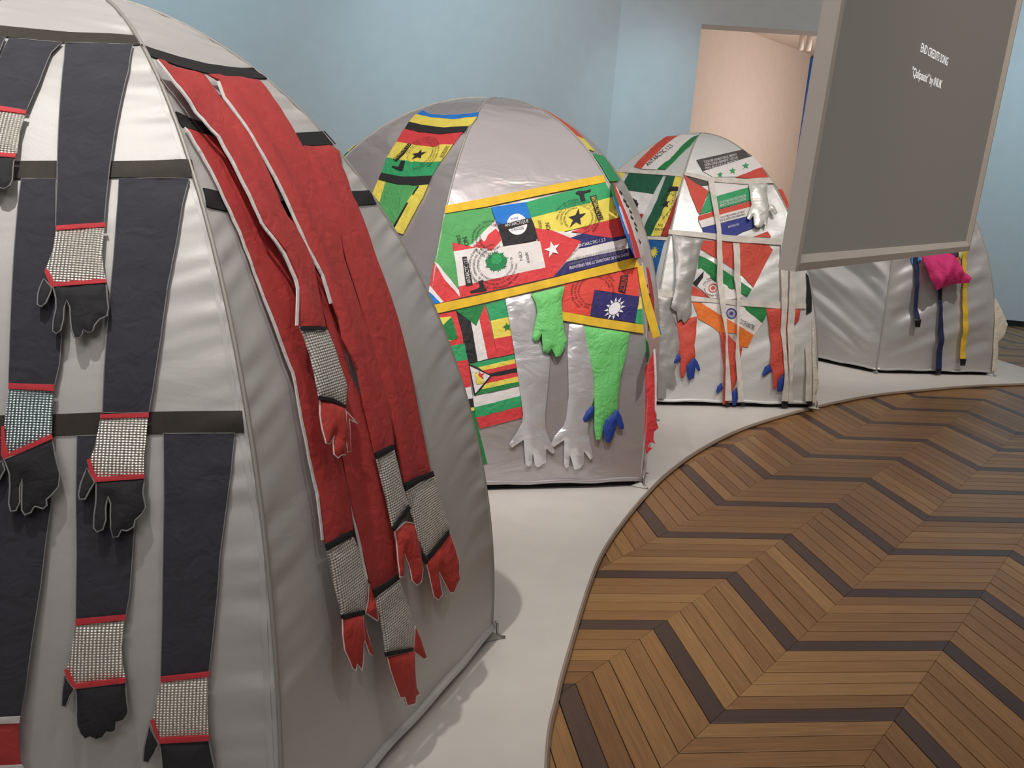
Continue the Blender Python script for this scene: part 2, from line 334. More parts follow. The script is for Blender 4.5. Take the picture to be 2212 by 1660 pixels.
for kind in (1, 2):
    v, f, uv = plank_mesh(kind)
    for dark in (False, True):
        me = bpy.data.meshes.new('plank'); me.from_pydata(v, [], f); me.update()
        ul = me.uv_layers.new(name='UVMap')
        for lp in me.loops: ul.data[lp.index].uv = uv[lp.vertex_index]
        me.materials.append(M['wenge' if dark else 'oak']); pm[(kind, dark)] = me
rnd = random.Random(5)
far = {False: ([], [], []), True: ([], [], [])}
for i, (kind, dark, o2, w, cs) in enumerate(planks):
    dz = rnd.uniform(-.0004, .0004)
    if i in near:
        o = bpy.data.objects.new('plank', pm[(kind, dark)]); COL.objects.link(o); o.parent = floor; o.location = (o2[0], o2[1], ZF + dz); o.rotation_euler = (0, 0, rot)
    else:
        v, f, uv = plank_mesh(kind); V, Fc, U = far[dark]; b0 = len(V)
        for p in v: q = o2 + D1 * p[0] + D2 * p[1]; V.append((q[0], q[1], ZF + dz + p[2]))
        Fc += [tuple(b0 + j for j in t) for t in f]; U += uv
for dark, (V, Fc, U) in far.items():
    o = obj('distant_planks', V, Fc, M['wenge_far' if dark else 'oak_far'], floor, U); o['kind'] = 'stuff'

def prism(poly, z0, z1):
    n = len(poly); V = [(x, y, z1) for x, y in poly] + [(x, y, z0) for x, y in poly]
    tr = tessellate_polygon([[Vector((x, y, 0)) for x, y in poly]])
    return V, tr, n
V, tr, n = prism(PLN, ZF, 0)
plinth = obj('plinth', V, [t if (Vector(V[t[1]]) - Vector(V[t[0]])).cross(Vector(V[t[2]]) - Vector(V[t[0]])).z > 0 else t[::-1] for t in tr] + [(i, n + i, n + (i + 1) % n, (i + 1) % n) for i in range(n)], M['plinth'])
tag(plinth, 'low white curved exhibition platform under the dome tents', 'platform')
rim = []
for i, p in enumerate(PLN): rim.append((p[0], p[1], -.013))
V, Fc = tube(rim, .0125, 6, 1.0, True); obj('edge_band', V, Fc, M['plinth_edge'], plinth)

# ------------------------------------------------------------------ dome tents: six curved panels on six poles
TENTS = [[-1.18244, 2.65848, 0.18653, 1.19934, 1.81028, 1.91781, 1.82981, 0.00082], [-0.1954, 5.38038, -0.76331, 1.18997, 1.79304, 2.54879, 2.00591, 0.06068], [1.24981, 7.41453, -0.77829, 1.18742, 1.78433, 1.82952, 1.89655, -0.0584], [3.35203, 9.19337, -0.74478, 1.12458, 1.80809, 1.7929, 2.08075, -0.04429]]
Z0 = .03
TURN = {(1, 1): .14, (1, 2): .07}
PUCK = [(.0095, .09, .003), (.0045, .09, .006), (.003, .12, .022), (.006, .16, .045)]   # seam pucker height, reach; broad folds
def pole(t, k, v):
    cx, cy, a0, R, H, p, q, dl = TENTS[t][:8]; v = np.asarray(v, float)
    a = a0 + k * PI / 3 + (dl if k == -1 else 0) + TURN.get((t, k), 0)
    zf = np.sin(PI / 2 * v); r = R * np.maximum(1 - np.abs(zf) ** p, 1e-9) ** (1 / q)
    return np.stack([cx + r * np.cos(a), cy + r * np.sin(a), H * zf + Z0], -1)
def base(t, k, s, v): s = np.asarray(s)[:, None]; return pole(t, k, v) * (1 - s) + pole(t, k + 1, v) * s
def wob(x, y, seed, oct=4):
    r = np.random.RandomState(seed % 100000); o = 0
    for i in range(oct):
        for j in range(3):
            a = r.uniform(0, 2 * PI); fq = (1.7 ** i) * r.uniform(.7, 1.4); o = o + np.sin((x * np.cos(a) + y * np.sin(a)) * fq + r.uniform(0, 2 * PI)) / (1.5 ** i)
    return o / 6
def disp(t, k, s, v):
    amp, reach, fold = PUCK[t]; w = np.linalg.norm(pole(t, k + 1, v) - pole(t, k, v), axis=1)
    x = (s - .5) * w; y = v * 1.9
    e = np.exp(-np.minimum(s, 1 - s) * w / reach); side = np.where(s > .5, 1, 2)
    n = np.zeros_like(y)
    for sd in (1, 2): n = np.where(side == sd, wob(y * (75 if t == 0 else 60) + 2.5 * np.sin(x * 9), x * 9, 11 * t + 3 * k + sd + 50, 3), n)
    d = amp * n * e * np.minimum(1, np.minimum(s, 1 - s) * w / .012)
    d = d + fold * wob((y - .35 * x * np.sign(k + 1.5)) * (13, 14, 22, 26)[t], x * 3.5, 7 * t + k + 90, 3) * np.clip((.75 - v) * 2.5, 0, 1) * np.clip(np.minimum(s, 1 - s) * 8, 0, 1) * np.clip(v * 12, .1, 1)
    return d
def surf(t, k, s, v, d):
    s = np.asarray(s, float); v = np.asarray(v, float); P = base(t, k, s, v); e = 1e-3
    a = pole(t, k + 1, v) - pole(t, k, v); b = base(t, k, s, np.minimum(v + e, .999)) - base(t, k, s, v - e)
    n = np.cross(a, b); n /= np.linalg.norm(n, axis=1)[:, None] + 1e-12
    return P + n * (np.asarray(d) + disp(t, k, np.clip(s, 0, 1), v))[:, None]
VT = np.linspace(-.06, .995, 240)
ARC = {}
def arc(t, k):
    if (t, k) not in ARC:
        m = base(t, k, np.full(len(VT), .5), VT); ARC[(t, k)] = np.concatenate([[0], np.cumsum(np.linalg.norm(np.diff(m, axis=0), axis=1))])
    return ARC[(t, k)]
def to_xy(t, k, s, v): v = np.asarray(v); w = np.linalg.norm(pole(t, k + 1, v) - pole(t, k, v), axis=1); return (np.asarray(s) - .5) * w, np.interp(v, VT, arc(t, k))
def to_sv(t, k, x, y): v = np.interp(y, arc(t, k), VT); w = np.linalg.norm(pole(t, k + 1, v) - pole(t, k, v), axis=1); return np.asarray(x) / w + .5, v

TENT_INFO = [('large silver dome tent in the foreground, black and red sleeves hanging on it', 'nearest'),
             ('silver dome tent covered in flags, green and silver gloves on its front', 'second'),
             ('white patchwork dome tent with hanging white straps, left of the grey screen', 'third'),
             ('plain silver dome tent behind the grey screen, with blue and yellow straps', 'fourth')]
tents = []
for t in range(4):
    cx, cy, a0, R, H, p, q, dl = TENTS[t][:8]
    root = empty('dome_tent', (cx, cy, 0)); tag(root, TENT_INFO[t][0], 'tent', 'dome tents on the platform'); tents.append(root)
    for k in range(-3, 3):
        hi = k in (-2, -1); ns, nv = ((64, 270) if t == 0 else (44, 170)) if hi else (12, 40)
        s, v = np.meshgrid(np.linspace(0, 1, ns + 1), np.linspace(0, .995, nv + 1)); s = s.ravel(); v = v.ravel()
        P = surf(t, k, s, v, 0); x, y = to_xy(t, k, s, v)
        Fc = [(j * (ns + 1) + i, j * (ns + 1) + i + 1, (j + 1) * (ns + 1) + i + 1, (j + 1) * (ns + 1) + i) for j in range(nv) for i in range(ns)]
        obj('fabric_panel', P, Fc, M['tent%d' % t], root, np.stack([x + k * 3, y], 1), True)
    for k in range(-3, 3):
        V, Fc = tube(pole(t, k, np.linspace(0, .992, 60)), .0055, 6); obj('pole_seam', V, Fc, M['seam'], root, None, True)
        a = pole(t, k, [0.])[0]; b = pole(t, k + 1, [0.])[0]; tt = np.linspace(0, 1, 40)
        path = a + (b - a) * tt[:, None]; path[:, 2] += .010 + .004 * np.sin(tt * 21 + t)
        nrm = np.array([(b - a)[1], -(b - a)[0], 0]); nrm /= np.linalg.norm(nrm); path += nrm * (.004 + .003 * np.sin(tt * 13 + k))[:, None]
        V, Fc = tube(path, .013 if t == 0 else .010, 8); obj('hem', V, Fc, M['tent%d' % t], root, None, True)
        c = np.array([cx, cy, 0]); d = (a - c); d[2] = 0; d /= np.linalg.norm(d)
        g = np.array([a[0], a[1], 0]) + d * .012
        V, Fc = tube([g + [0, 0, .062], g + [0, 0, .05] + d * .006, g + [0, 0, .02] + d * .008, g + [0, 0, .008] + d * .02, g + [0, 0, .006] + d * .035], .0045, 6); obj('peg', V, Fc, M['metal'], root, None, True)
        sd = np.array([-d[1], d[0], 0])
        tab = [g - d * .05 - sd * .035 + [0, 0, .003], g + d * .03 + [0, 0, .003], g - d * .05 + sd * .035 + [0, 0, .003], g - d * .01 + [0, 0, .026]]
        obj('corner_tab', tab, [(0, 1, 3), (1, 2, 3), (2, 0, 3), (0, 2, 1)], M['seam'], root)
    hexa = [((cx + (p3[0] - cx) * .97), cy + (p3[1] - cy) * .97) for p3 in (pole(t, k, [0.])[0] for k in range(-3, 3))]
    V, tr, n = prism(hexa, .0005, .014); obj('base_shade', V, [tuple(range(6))] + [(i, n + i, n + (i + 1) % n, (i + 1) % n) for i in range(n)], M['base_shade'], root)  # dark slab standing in for the shade in the gap below the hem

# ------------------------------------------------------------------ sewn-on pieces, laid on the panels
def bdist(px_, A, B):
    d = np.full(len(px_), 1e9)
    ab = B - A; l2 = (ab ** 2).sum(1) + 1e-12
    for i in range(len(A)):
        tt = np.clip(((px_ - A[i]) @ ab[i]) / l2[i], 0, 1); d = np.minimum(d, np.linalg.norm(px_ - (A[i] + tt[:, None] * ab[i]), axis=1))
    return d
SEED = [100]
def region(t, k, sv, d, puff=0., wr=0., cell=None, thick=.0035, along=False):
    """closed cloth piece following panel k of tent t: top, underside and rim"""
    sv = np.array(sv, float); X = np.stack(to_xy(t, k, sv[:, 0], sv[:, 1]), 1)
    keep = [i for i in range(len(X)) if np.linalg.norm(X[i] - X[i - 1]) > 1e-4]; X = X[keep]
    ext = (X.max(0) - X.min(0)); ar = max(1e-6, ext[0] * ext[1])
    if cell is None: cell = min(.035 if t else .022, max(.006, math.sqrt(ar / (700 if puff > .006 else 350))))
    out = []
    for i in range(len(X)):
        a = X[i]; b = X[(i + 1) % len(X)]; m = max(1, int(np.linalg.norm(b - a) / cell + .5))
        for j in range(m): out.append(a + (b - a) * j / m)
    Bd = np.array(out); nb = len(Bd); A = Bd; B = np.roll(Bd, -1, 0)
    gx = np.arange(X[:, 0].min(), X[:, 0].max(), cell); gy = np.arange(X[:, 1].min(), X[:, 1].max(), cell)
    G = np.array([(x + (cell / 2 if j % 2 else 0), y) for j, y in enumerate(gy) for x in gx]) if len(gx) and len(gy) else np.zeros((0, 2))
    if len(G): G = G[bdist(G, A, B) > cell * .45]
    pts = [Vector(p) for p in np.vstack([Bd, G]) ]
    r = delaunay_2d_cdt(pts, [], [list(range(nb))], 1, 1e-6)
    Vx = np.array([tuple(p) for p in r[0]]); tris = [tuple(f) for f in r[2]]
    used = sorted({i for f in tris for i in f}); mp = {o: i for i, o in enumerate(used)}; Vx = Vx[used]; tris = [tuple(mp[i] for i in f) for f in tris]
    fix = []
    for f in tris:
        a, b, c = Vx[f[0]], Vx[f[1]], Vx[f[2]]
        fix.append(f if (b[0] - a[0]) * (c[1] - a[1]) - (b[1] - a[1]) * (c[0] - a[0]) > 0 else f[::-1])
    tris = fix
    s, v = to_sv(t, k, Vx[:, 0], Vx[:, 1]); s0, v0 = sv[:, 0], sv[:, 1]
    dd = np.full(len(Vx), d) if not isinstance(d, (tuple, list)) else d[0] + (d[1] - d[0]) * np.clip((v0.max() - v) / (v0.max() - v0.min() + 1e-9), 0, 1)
    SEED[0] += 1
    ed = bdist(Vx, A, B)
    top = dd + puff * (1 - np.exp(-ed / (.010 + puff * .6)))
    if wr: top = top + wr * (wob(Vx[:, 0] * 48, Vx[:, 1] * 3.5, SEED[0], 3) if along else wob(Vx[:, 0] * 38, Vx[:, 1] * 24, SEED[0], 3))
    bot = np.maximum(dd - thick, .0006) if not isinstance(d, (tuple, list)) else dd - thick
    if wr: bot = np.minimum(bot, top - .001)
    P1 = surf(t, k, s, v, top); P2 = surf(t, k, s, v, bot); n = len(Vx)
    cnt = {}
    for f in tris:
        for i in range(3):
            e = (f[i], f[(i + 1) % 3]); cnt[tuple(sorted(e))] = None if tuple(sorted(e)) in cnt else e
    rimf = [(2 * n + e[1], 2 * n + e[0], 3 * n + e[0], 3 * n + e[1]) for e in cnt.values() if e]
    rv = sorted({i % n for f in rimf for i in f}); rm = {i: j for j, i in enumerate(rv)}; m = len(rv)
    rimf = [tuple(2 * n + rm[i % n] + (m if i >= 3 * n else 0) for i in f) for f in rimf]
    V = np.vstack([P1, P2, P1[rv], P2[rv]]); Fc = tris + [tuple(n + i for i in f[::-1]) for f in tris] + rimf
    region.tops = 2 * len(tris)
    return V, Fc, np.vstack([Vx, Vx, Vx[rv], Vx[rv]])
def outline_tube(t, k, sv, d, rad=.0022, closed=True):
    sv = np.array(sv, float); X = np.stack(to_xy(t, k, sv[:, 0], sv[:, 1]), 1); out = []
    for i in range(len(X)):
        a = X[i]; b = X[(i + 1) % len(X)]; m = max(1, int(np.linalg.norm(b - a) / .012 + .5))
        for j in range(m): out.append(a + (b - a) * j / m)
    X = np.array(out); s, v = to_sv(t, k, X[:, 0], X[:, 1]); v0 = sv[:, 1]
    dd = np.full(len(X), d) if not isinstance(d, (tuple, list)) else d[0] + (d[1] - d[0]) * np.clip((v0.max() - v) / (v0.max() - v0.min() + 1e-9), 0, 1)
    return tube(surf(t, k, s, v, dd), rad, 5, 1., True)

GLY = {}
def glyphs(txt):
    """flat mesh of a string in the built-in font, scaled to the unit square; also its width/height ratio"""
    if txt not in GLY:
        cu = bpy.data.curves.new('txt', 'FONT'); cu.body = txt; cu.size = 1; cu.resolution_u = 2
        ob = bpy.data.objects.new('txt', cu); COL.objects.link(ob); me = bpy.data.meshes.new_from_object(ob)
        V = np.array([v.co[:2] for v in me.vertices]); Fc = [tuple(p.vertices) for p in me.polygons]
        bpy.data.objects.remove(ob); bpy.data.curves.remove(cu); bpy.data.meshes.remove(me)
        if len(V) == 0: V = np.zeros((0, 2)); GLY[txt] = (V, Fc, .3, 0, 1); return GLY[txt]
        lo, hi = V.min(0), V.max(0); sz = np.maximum(hi - lo, 1e-6)
        GLY[txt] = ((V - lo) / sz, Fc, sz[0], lo[1], sz[1])
    return GLY[txt]
def shape(kind, seed=1):
    if kind == 'star': return [[(math.sin(i * PI / 5) * (1 if i % 2 == 0 else .40), math.cos(i * PI / 5) * (1 if i % 2 == 0 else .40)) for i in range(10)]]
    if kind == 'disc': return [[(math.cos(a), math.sin(a)) for a in np.arange(28) * 2 * PI / 28]]
    if kind == 'blob':
        r = random.Random(seed); return [[(math.cos(i * 2 * PI / 60) * rr, math.sin(i * 2 * PI / 60) * rr) for i, rr in ((i, .82 + (.22 if i % 2 else -.08) * r.random() + .06 * math.sin(i)) for i in range(60))]]
    if kind == 'sun':
        S = [[(math.cos(a) * .55, math.sin(a) * .55) for a in np.arange(28) * 2 * PI / 28]]
        for i in range(12): a = i * PI / 6; S.append([(math.cos(a + x) * r, math.sin(a + x) * r) for x, r in ((-.2, .62), (0, 1.0), (.2, .62))])
        return S
    if kind in ('ring', 'wheel'):
        S = []
        for i in range(28):
            a, b = i * 2 * PI / 28, (i + 1) * 2 * PI / 28; S.append([(math.cos(a), math.sin(a)), (math.cos(b), math.sin(b)), (.8 * math.cos(b), .8 * math.sin(b)), (.8 * math.cos(a), .8 * math.sin(a))])
        if kind == 'wheel':
            S.append([(math.cos(a) * .2, math.sin(a) * .2) for a in np.arange(12) * 2 * PI / 12])
            for i in range(24): a = i * PI / 12; S.append([(math.cos(a + w) * r, math.sin(a + w) * r) for w, r in ((-.12, .2), (-.03, .8), (.03, .8), (.12, .2))])
        else: S.append([(math.cos(a) * .45, math.sin(a) * .45) for a in np.arange(16) * 2 * PI / 16])
        return S
def lay(t, k, sv, faces, d):
    sv = np.asarray(sv, float); P = surf(t, k, sv[:, 0], sv[:, 1], np.full(len(sv), d)); x, y = to_xy(t, k, sv[:, 0], sv[:, 1]); return P, faces, np.stack([x, y], 1)

DATA = [
{'kind':'R','t':0,'k':-2,'n':'strap','m':'brown_web','P':[1830,7542,2623,7546,6289,7551,9804,7625,9865,7438,5987,7312,3037,7325,2333,7314],'d':0.004,'pf':0.0,'wr':0.0},
{'kind':'R','t':0,'k':-2,'n':'strap','m':'brown_web','P':[4231,5555,4731,5570,6238,5618,7702,5659,10086,5743,10026,5554,7630,5476,6266,5428,4822,5386,4343,5373],'d':0.004,'pf':0.0,'wr':0.0},
{'kind':'R','t':0,'k':-2,'n':'strap','m':'brown_web','P':[4939,3364,5394,3383,6322,3402,7200,3427,8342,3447,9908,3472,9880,3303,8308,3278,7025,3259,6098,3241,4968,3215],'d':0.004,'pf':0.0,'wr':0.0},
{'kind':'A','key':'a1','n':'glove_sleeve','lab':'black sleeve remnant at the upper left frame edge,hung from the top strap','cat':'sleeve','grp':'black sleeves with reflective cuffs on the nearest dome','t':0,'k':-2},
{'kind':'R','t':0,'k':-2,'n':'sleeve','m':'black_cloth','P':[2237,7255,3378,7275,3499,7078,3720,6625,3468,6454],'d':(0.008,0.014),'pf':0.0015,'par':'a1','wr':0.003,'ol':'grey_stitch'},
{'kind':'A','key':'a2','n':'glove_sleeve','lab':'black sleeve at top left,its silver cuff and glove cut by the photo edge','cat':'sleeve','grp':'black sleeves with reflective cuffs on the nearest dome','t':0,'k':-2},
{'kind':'R','t':0,'k':-2,'n':'sleeve','m':'black_cloth','P':[3588,7273,6019,7273,5632,7058,5433,6537,5229,6146,3902,6186,3618,6468,3714,6872],'d':(0.008,0.014),'pf':0.0015,'par':'a2','wr':0.003,'ol':'grey_stitch'},
{'kind':'R','t':0,'k':-2,'n':'reflective_cuff','m':'mirror_weave','P':[3985,6112,5234,6087,5179,5864,5232,5607,4382,5602],'d':(0.018,0.024),'pf':0.004,'par':'a2','wr':0.002},
{'kind':'R','t':0,'k':-2,'n':'cuff_trim','m':'red_tape','P':[3960,6160,5274,6114,5257,6068,4015,6096],'d':0.022,'pf':0.002,'par':'a2','wr':0.002},
{'kind':'R','t':0,'k':-2,'n':'cuff_trim','m':'red_tape','P':[4405,5591,5236,5591,5221,5546,4433,5546],'d':0.028,'pf':0.002,'par':'a2','wr':0.002},
{'kind':'R','t':0,'k':-2,'n':'glove_hand','m':'black_glove','P':[4403,5568,5185,5559,5209,5445,5261,5305,5226,5246,5103,5211,4943,5220,4849,5278,4832,5143,4683,5138],'d':(0.024,0.036),'pf':0.009,'par':'a2','wr':0.004,'ol':'grey_stitch'},
{'kind':'A','key':'a3','n':'glove_sleeve','lab':'long black sleeve at upper centre of the near face,glove spread over lower sleeves','cat':'sleeve','grp':'black sleeves with reflective cuffs on the nearest dome','t':0,'k':-2},
{'kind':'R','t':0,'k':-2,'n':'sleeve','m':'black_cloth','P':[6159,7276,9469,7380,8766,6831,8240,6350,7886,5907,7709,5605,7552,5274,7456,4991,6317,4932,6302,5334,6249,5839,6214,6502,6203,6945],'d':(0.008,0.014),'pf':0.0015,'par':'a3','wr':0.003,'ol':'grey_stitch'},
{'kind':'R','t':0,'k':-2,'n':'reflective_cuff','m':'mirror_weave','P':[6338,4891,7465,4953,7427,4844,7383,4713,7403,4578,7457,4467,6332,4415,6157,4525,6223,4593,6296,4709,6321,4817],'d':(0.018,0.024),'pf':0.004,'par':'a3','wr':0.002},
{'kind':'R','t':0,'k':-2,'n':'cuff_trim','m':'red_tape','P':[6344,4923,7492,4985,7514,4944,6348,4883],'d':0.022,'pf':0.002,'par':'a3','wr':0.002},
{'kind':'R','t':0,'k':-2,'n':'cuff_trim','m':'red_tape','P':[6172,4530,6241,4513,6379,4416,7467,4468,7476,4435,6346,4378,6284,4389,6158,4500],'d':0.028,'pf':0.002,'par':'a3','wr':0.002},
{'kind':'R','t':0,'k':-2,'n':'glove_hand','m':'black_glove','P':[6337,4389,7455,4442,7473,4325,7491,4226,7463,4157,7308,4125,7214,4076,7167,4029,7075,4016,6987,4036,6960,3996,6893,3966,6813,3970,6757,4030,6727,4124,6712,4211,6640,4273,6594,4208,6585,4102,6547,4026,6459,3996,6393,4014,6393,4089,6434,4205,6419,4283],'d':(0.024,0.036),'pf':0.009,'par':'a3','wr':0.004,'ol':'grey_stitch'},
{'kind':'R','t':0,'k':-2,'n':'glove_thumb','m':'black_glove','P':[6145,4448,6319,4374,6309,4328,6232,4236,6145,4204,6068,4218,6057,4312,6095,4385],'d':(0.024,0.034),'pf':0.008,'par':'a3','wr':0.002,'ol':'grey_stitch'},
{'kind':'A','key':'a4','n':'glove_sleeve','lab':'black sleeve at left under the long centre sleeve,cuff woven in pale blue grey','cat':'sleeve','grp':'black sleeves with reflective cuffs on the nearest dome','t':0,'k':-2},
{'kind':'R','t':0,'k':-2,'n':'sleeve','m':'black_cloth','P':[5373,5388,6240,5413,6305,5024,6450,4134,6504,3986,6477,3786,6389,3618,5547,3613,5489,4116,5426,4662,5384,5090],'d':(0.008,0.014),'pf':0.0015,'par':'a4','wr':0.003,'ol':'grey_stitch'},
{'kind':'R','t':0,'k':-2,'n':'reflective_cuff','m':'blue_weave','P':[5569,3579,6387,3573,6367,3416,6362,3244,5624,3105,5528,3180,5526,3301,5544,3396],'d':(0.018,0.024),'pf':0.004,'par':'a4','wr':0.002},
{'kind':'R','t':0,'k':-2,'n':'cuff_trim','m':'red_tape','P':[5564,3618,6402,3616,6397,3569,5558,3575],'d':0.022,'pf':0.002,'par':'a4','wr':0.002},
{'kind':'R','t':0,'k':-2,'n':'cuff_trim','m':'red_tape','P':[5496,3299,5550,3300,5578,3180,5648,3107,6377,3251,6401,3216,5563,3056,5515,3096],'d':0.028,'pf':0.002,'par':'a4','wr':0.002},
{'kind':'R','t':0,'k':-2,'n':'glove_hand','m':'black_glove','P':[5572,3060,6379,3213,6458,3077,6532,2967,6515,2876,6410,2821,6315,2785,6329,2745,6266,2722,6125,2739,6065,2694,5971,2678,5914,2711,5901,2827,5903,2926,5863,2872,5876,2764,5819,2706,5735,2701,5696,2754,5701,2871,5676,2961],'d':(0.024,0.036),'pf':0.009,'par':'a4','wr':0.004,'ol':'grey_stitch'},
{'kind':'R','t':0,'k':-2,'n':'glove_thumb','m':'black_glove','P':[5383,2995,5530,3051,5592,2987,5515,2915,5416,2887],'d':(0.024,0.034),'pf':0.008,'par':'a4','wr':0.002,'ol':'grey_stitch'},
{'kind':'A','key':'a5','n':'glove_sleeve','lab':'black sleeve between the middle and lower straps,right of the long centre sleeve','cat':'sleeve','grp':'black sleeves with reflective cuffs on the nearest dome','t':0,'k':-2},
{'kind':'R','t':0,'k':-2,'n':'sleeve','m':'black_cloth','P':[7903,5459,9834,5528,9486,5243,9148,4884,8762,4451,8482,4005,8234,3598,8124,3431,7265,3421,7323,3745,7447,4191,7616,4670,7808,5199],'d':(0.008,0.014),'pf':0.0015,'par':'a5','wr':0.003,'ol':'grey_stitch'},
{'kind':'R','t':0,'k':-2,'n':'reflective_cuff','m':'mirror_weave','P':[7232,3377,8113,3400,8054,3243,7997,3110,7973,2973,7143,2942,7033,3073,7103,3139,7188,3282],'d':(0.018,0.024),'pf':0.004,'par':'a5','wr':0.002},
{'kind':'R','t':0,'k':-2,'n':'cuff_trim','m':'red_tape','P':[7232,3406,8137,3432,8131,3395,7235,3374],'d':0.022,'pf':0.002,'par':'a5','wr':0.002},
{'kind':'R','t':0,'k':-2,'n':'cuff_trim','m':'red_tape','P':[6991,3072,7051,3082,7105,2999,7170,2949,7993,2978,7993,2945,7139,2913,7037,2978],'d':0.028,'pf':0.002,'par':'a5','wr':0.002},
{'kind':'R','t':0,'k':-2,'n':'glove_hand','m':'black_glove','P':[7144,2920,7982,2946,7950,2839,7987,2739,7927,2693,7803,2647,7778,2602,7667,2575,7563,2579,7509,2534,7427,2532,7395,2592,7386,2681,7392,2763,7344,2815,7308,2735,7309,2645,7254,2582,7157,2566,7107,2591,7113,2680,7145,2788],'d':(0.024,0.036),'pf':0.009,'par':'a5','wr':0.004,'ol':'grey_stitch'},
{'kind':'R','t':0,'k':-2,'n':'glove_thumb','m':'black_glove','P':[6985,3012,7124,2912,7053,2861,6969,2793,6875,2790,6857,2824,6885,2897],'d':(0.024,0.034),'pf':0.008,'par':'a5','wr':0.002,'ol':'grey_stitch'},
{'kind':'A','key':'a6','n':'glove_sleeve','lab':'black sleeve at lower left ending in a red cuff,at the photo edge','cat':'sleeve','grp':'black sleeves with reflective cuffs on the nearest dome','t':0,'k':-2},
{'kind':'R','t':0,'k':-2,'n':'sleeve','m':'black_cloth','P':[5117,3208,6326,3240,6346,2749,6276,2521,6196,2185,6127,1978,5990,1534,5892,1273,5304,1260],'d':(0.01,0.022),'pf':0.0015,'par':'a6','wr':0.003,'ol':'grey_stitch'},
{'kind':'R','t':0,'k':-2,'n':'white_trim','m':'white_cloth','P':[5332,1288,5909,1296,5895,1250,5332,1247],'d':0.03,'pf':0.001,'par':'a6','wr':0.002},
{'kind':'R','t':0,'k':-2,'n':'red_cuff','m':'red_cloth','P':[5318,1243,5882,1243,5869,1148,5901,988,5915,950,5328,947],'d':(0.025,0.03),'pf':0.003,'par':'a6','wr':0.002},
{'kind':'R','t':0,'k':-2,'n':'white_trim','m':'white_cloth','P':[5340,957,5931,963,5970,936,5339,914],'d':0.034,'pf':0.001,'par':'a6','wr':0.002},
{'kind':'A','key':'a7','n':'glove_sleeve','lab':'black sleeve below the lower strap,second from its right end,short thick glove','cat':'sleeve','grp':'black sleeves with reflective cuffs on the nearest dome','t':0,'k':-2},
{'kind':'R','t':0,'k':-2,'n':'sleeve','m':'black_cloth','P':[6782,3245,7823,3270,7751,2623,7698,2393,7630,2117,7559,1971,6750,1934,6766,2392,6763,2816],'d':(0.008,0.014),'pf':0.0015,'par':'a7','wr':0.003,'ol':'grey_stitch'},
{'kind':'R','t':0,'k':-2,'n':'reflective_cuff','m':'mirror_weave','P':[6748,1907,7538,1938,7506,1832,7481,1743,7498,1644,7536,1537,6748,1503,6616,1606,6677,1712,6728,1827],'d':(0.018,0.024),'pf':0.004,'par':'a7','wr':0.002},
{'kind':'R','t':0,'k':-2,'n':'cuff_trim','m':'red_tape','P':[6757,1952,7573,1982,7571,1947,6756,1907],'d':0.022,'pf':0.002,'par':'a7','wr':0.002},
{'kind':'R','t':0,'k':-2,'n':'cuff_trim','m':'red_tape','P':[6586,1605,6626,1619,6757,1511,7555,1549,7548,1513,6735,1475,6637,1545],'d':0.028,'pf':0.002,'par':'a7','wr':0.002},
{'kind':'R','t':0,'k':-2,'n':'glove_hand','m':'black_glove','P':[6759,1476,7541,1509,7555,1396,7575,1308,7504,1256,7392,1245,7382,1188,7311,1176,7241,1181,7181,1142,7080,1132,6984,1158,6920,1143,6849,1177,6797,1238,6778,1342],'d':(0.024,0.036),'pf':0.009,'par':'a7','wr':0.004,'ol':'grey_stitch'},
{'kind':'R','t':0,'k':-2,'n':'glove_thumb','m':'black_glove','P':[6584,1563,6740,1477,6679,1427,6624,1360,6554,1367,6557,1453],'d':(0.024,0.034),'pf':0.008,'par':'a7','wr':0.002,'ol':'grey_stitch'},
{'kind':'A','key':'a8','n':'glove_sleeve','lab':'black sleeve below the lower strap at its right end,cuff cut by frame bottom','cat':'sleeve','grp':'black sleeves with reflective cuffs on the nearest dome','t':0,'k':-2},
{'kind':'R','t':0,'k':-2,'n':'sleeve','m':'black_cloth','P':[8362,3279,9705,3297,9537,2990,9284,2563,9203,2412,9103,2130,8977,1810,8878,1560,8089,1529,8150,1968,8213,2394,8285,2792],'d':(0.008,0.014),'pf':0.0015,'par':'a8','wr':0.003,'ol':'grey_stitch'},
{'kind':'R','t':0,'k':-2,'n':'reflective_cuff','m':'mirror_weave','P':[8093,1501,8870,1533,8852,1400,8837,1263,8842,1110,8045,1096,7958,1236,8004,1335,8061,1426],'d':(0.018,0.024),'pf':0.004,'par':'a8','wr':0.002},
{'kind':'R','t':0,'k':-2,'n':'cuff_trim','m':'red_tape','P':[8095,1541,8893,1570,8885,1536,8098,1503],'d':0.022,'pf':0.002,'par':'a8','wr':0.002},
{'kind':'R','t':0,'k':-2,'n':'cuff_trim','m':'red_tape','P':[7918,1238,7964,1250,8067,1112,8857,1122,8850,1083,8044,1070],'d':0.028,'pf':0.002,'par':'a8','wr':0.002},
{'kind':'R','t':0,'k':-2,'n':'glove_hand','m':'black_glove','P':[8055,1070,8846,1079,8894,960,8933,850,8900,778,8732,735,8608,719,8545,674,8401,668,8360,723,8298,787,8257,725,8134,709,8072,773,8094,908],'d':(0.024,0.036),'pf':0.009,'par':'a8','wr':0.004,'ol':'grey_stitch'},
{'kind':'R','t':0,'k':-2,'n':'glove_thumb','m':'black_glove','P':[7897,1197,8041,1076,7979,1008,7878,944,7796,958,7815,1054],'d':(0.024,0.034),'pf':0.008,'par':'a8','wr':0.002,'ol':'grey_stitch'},
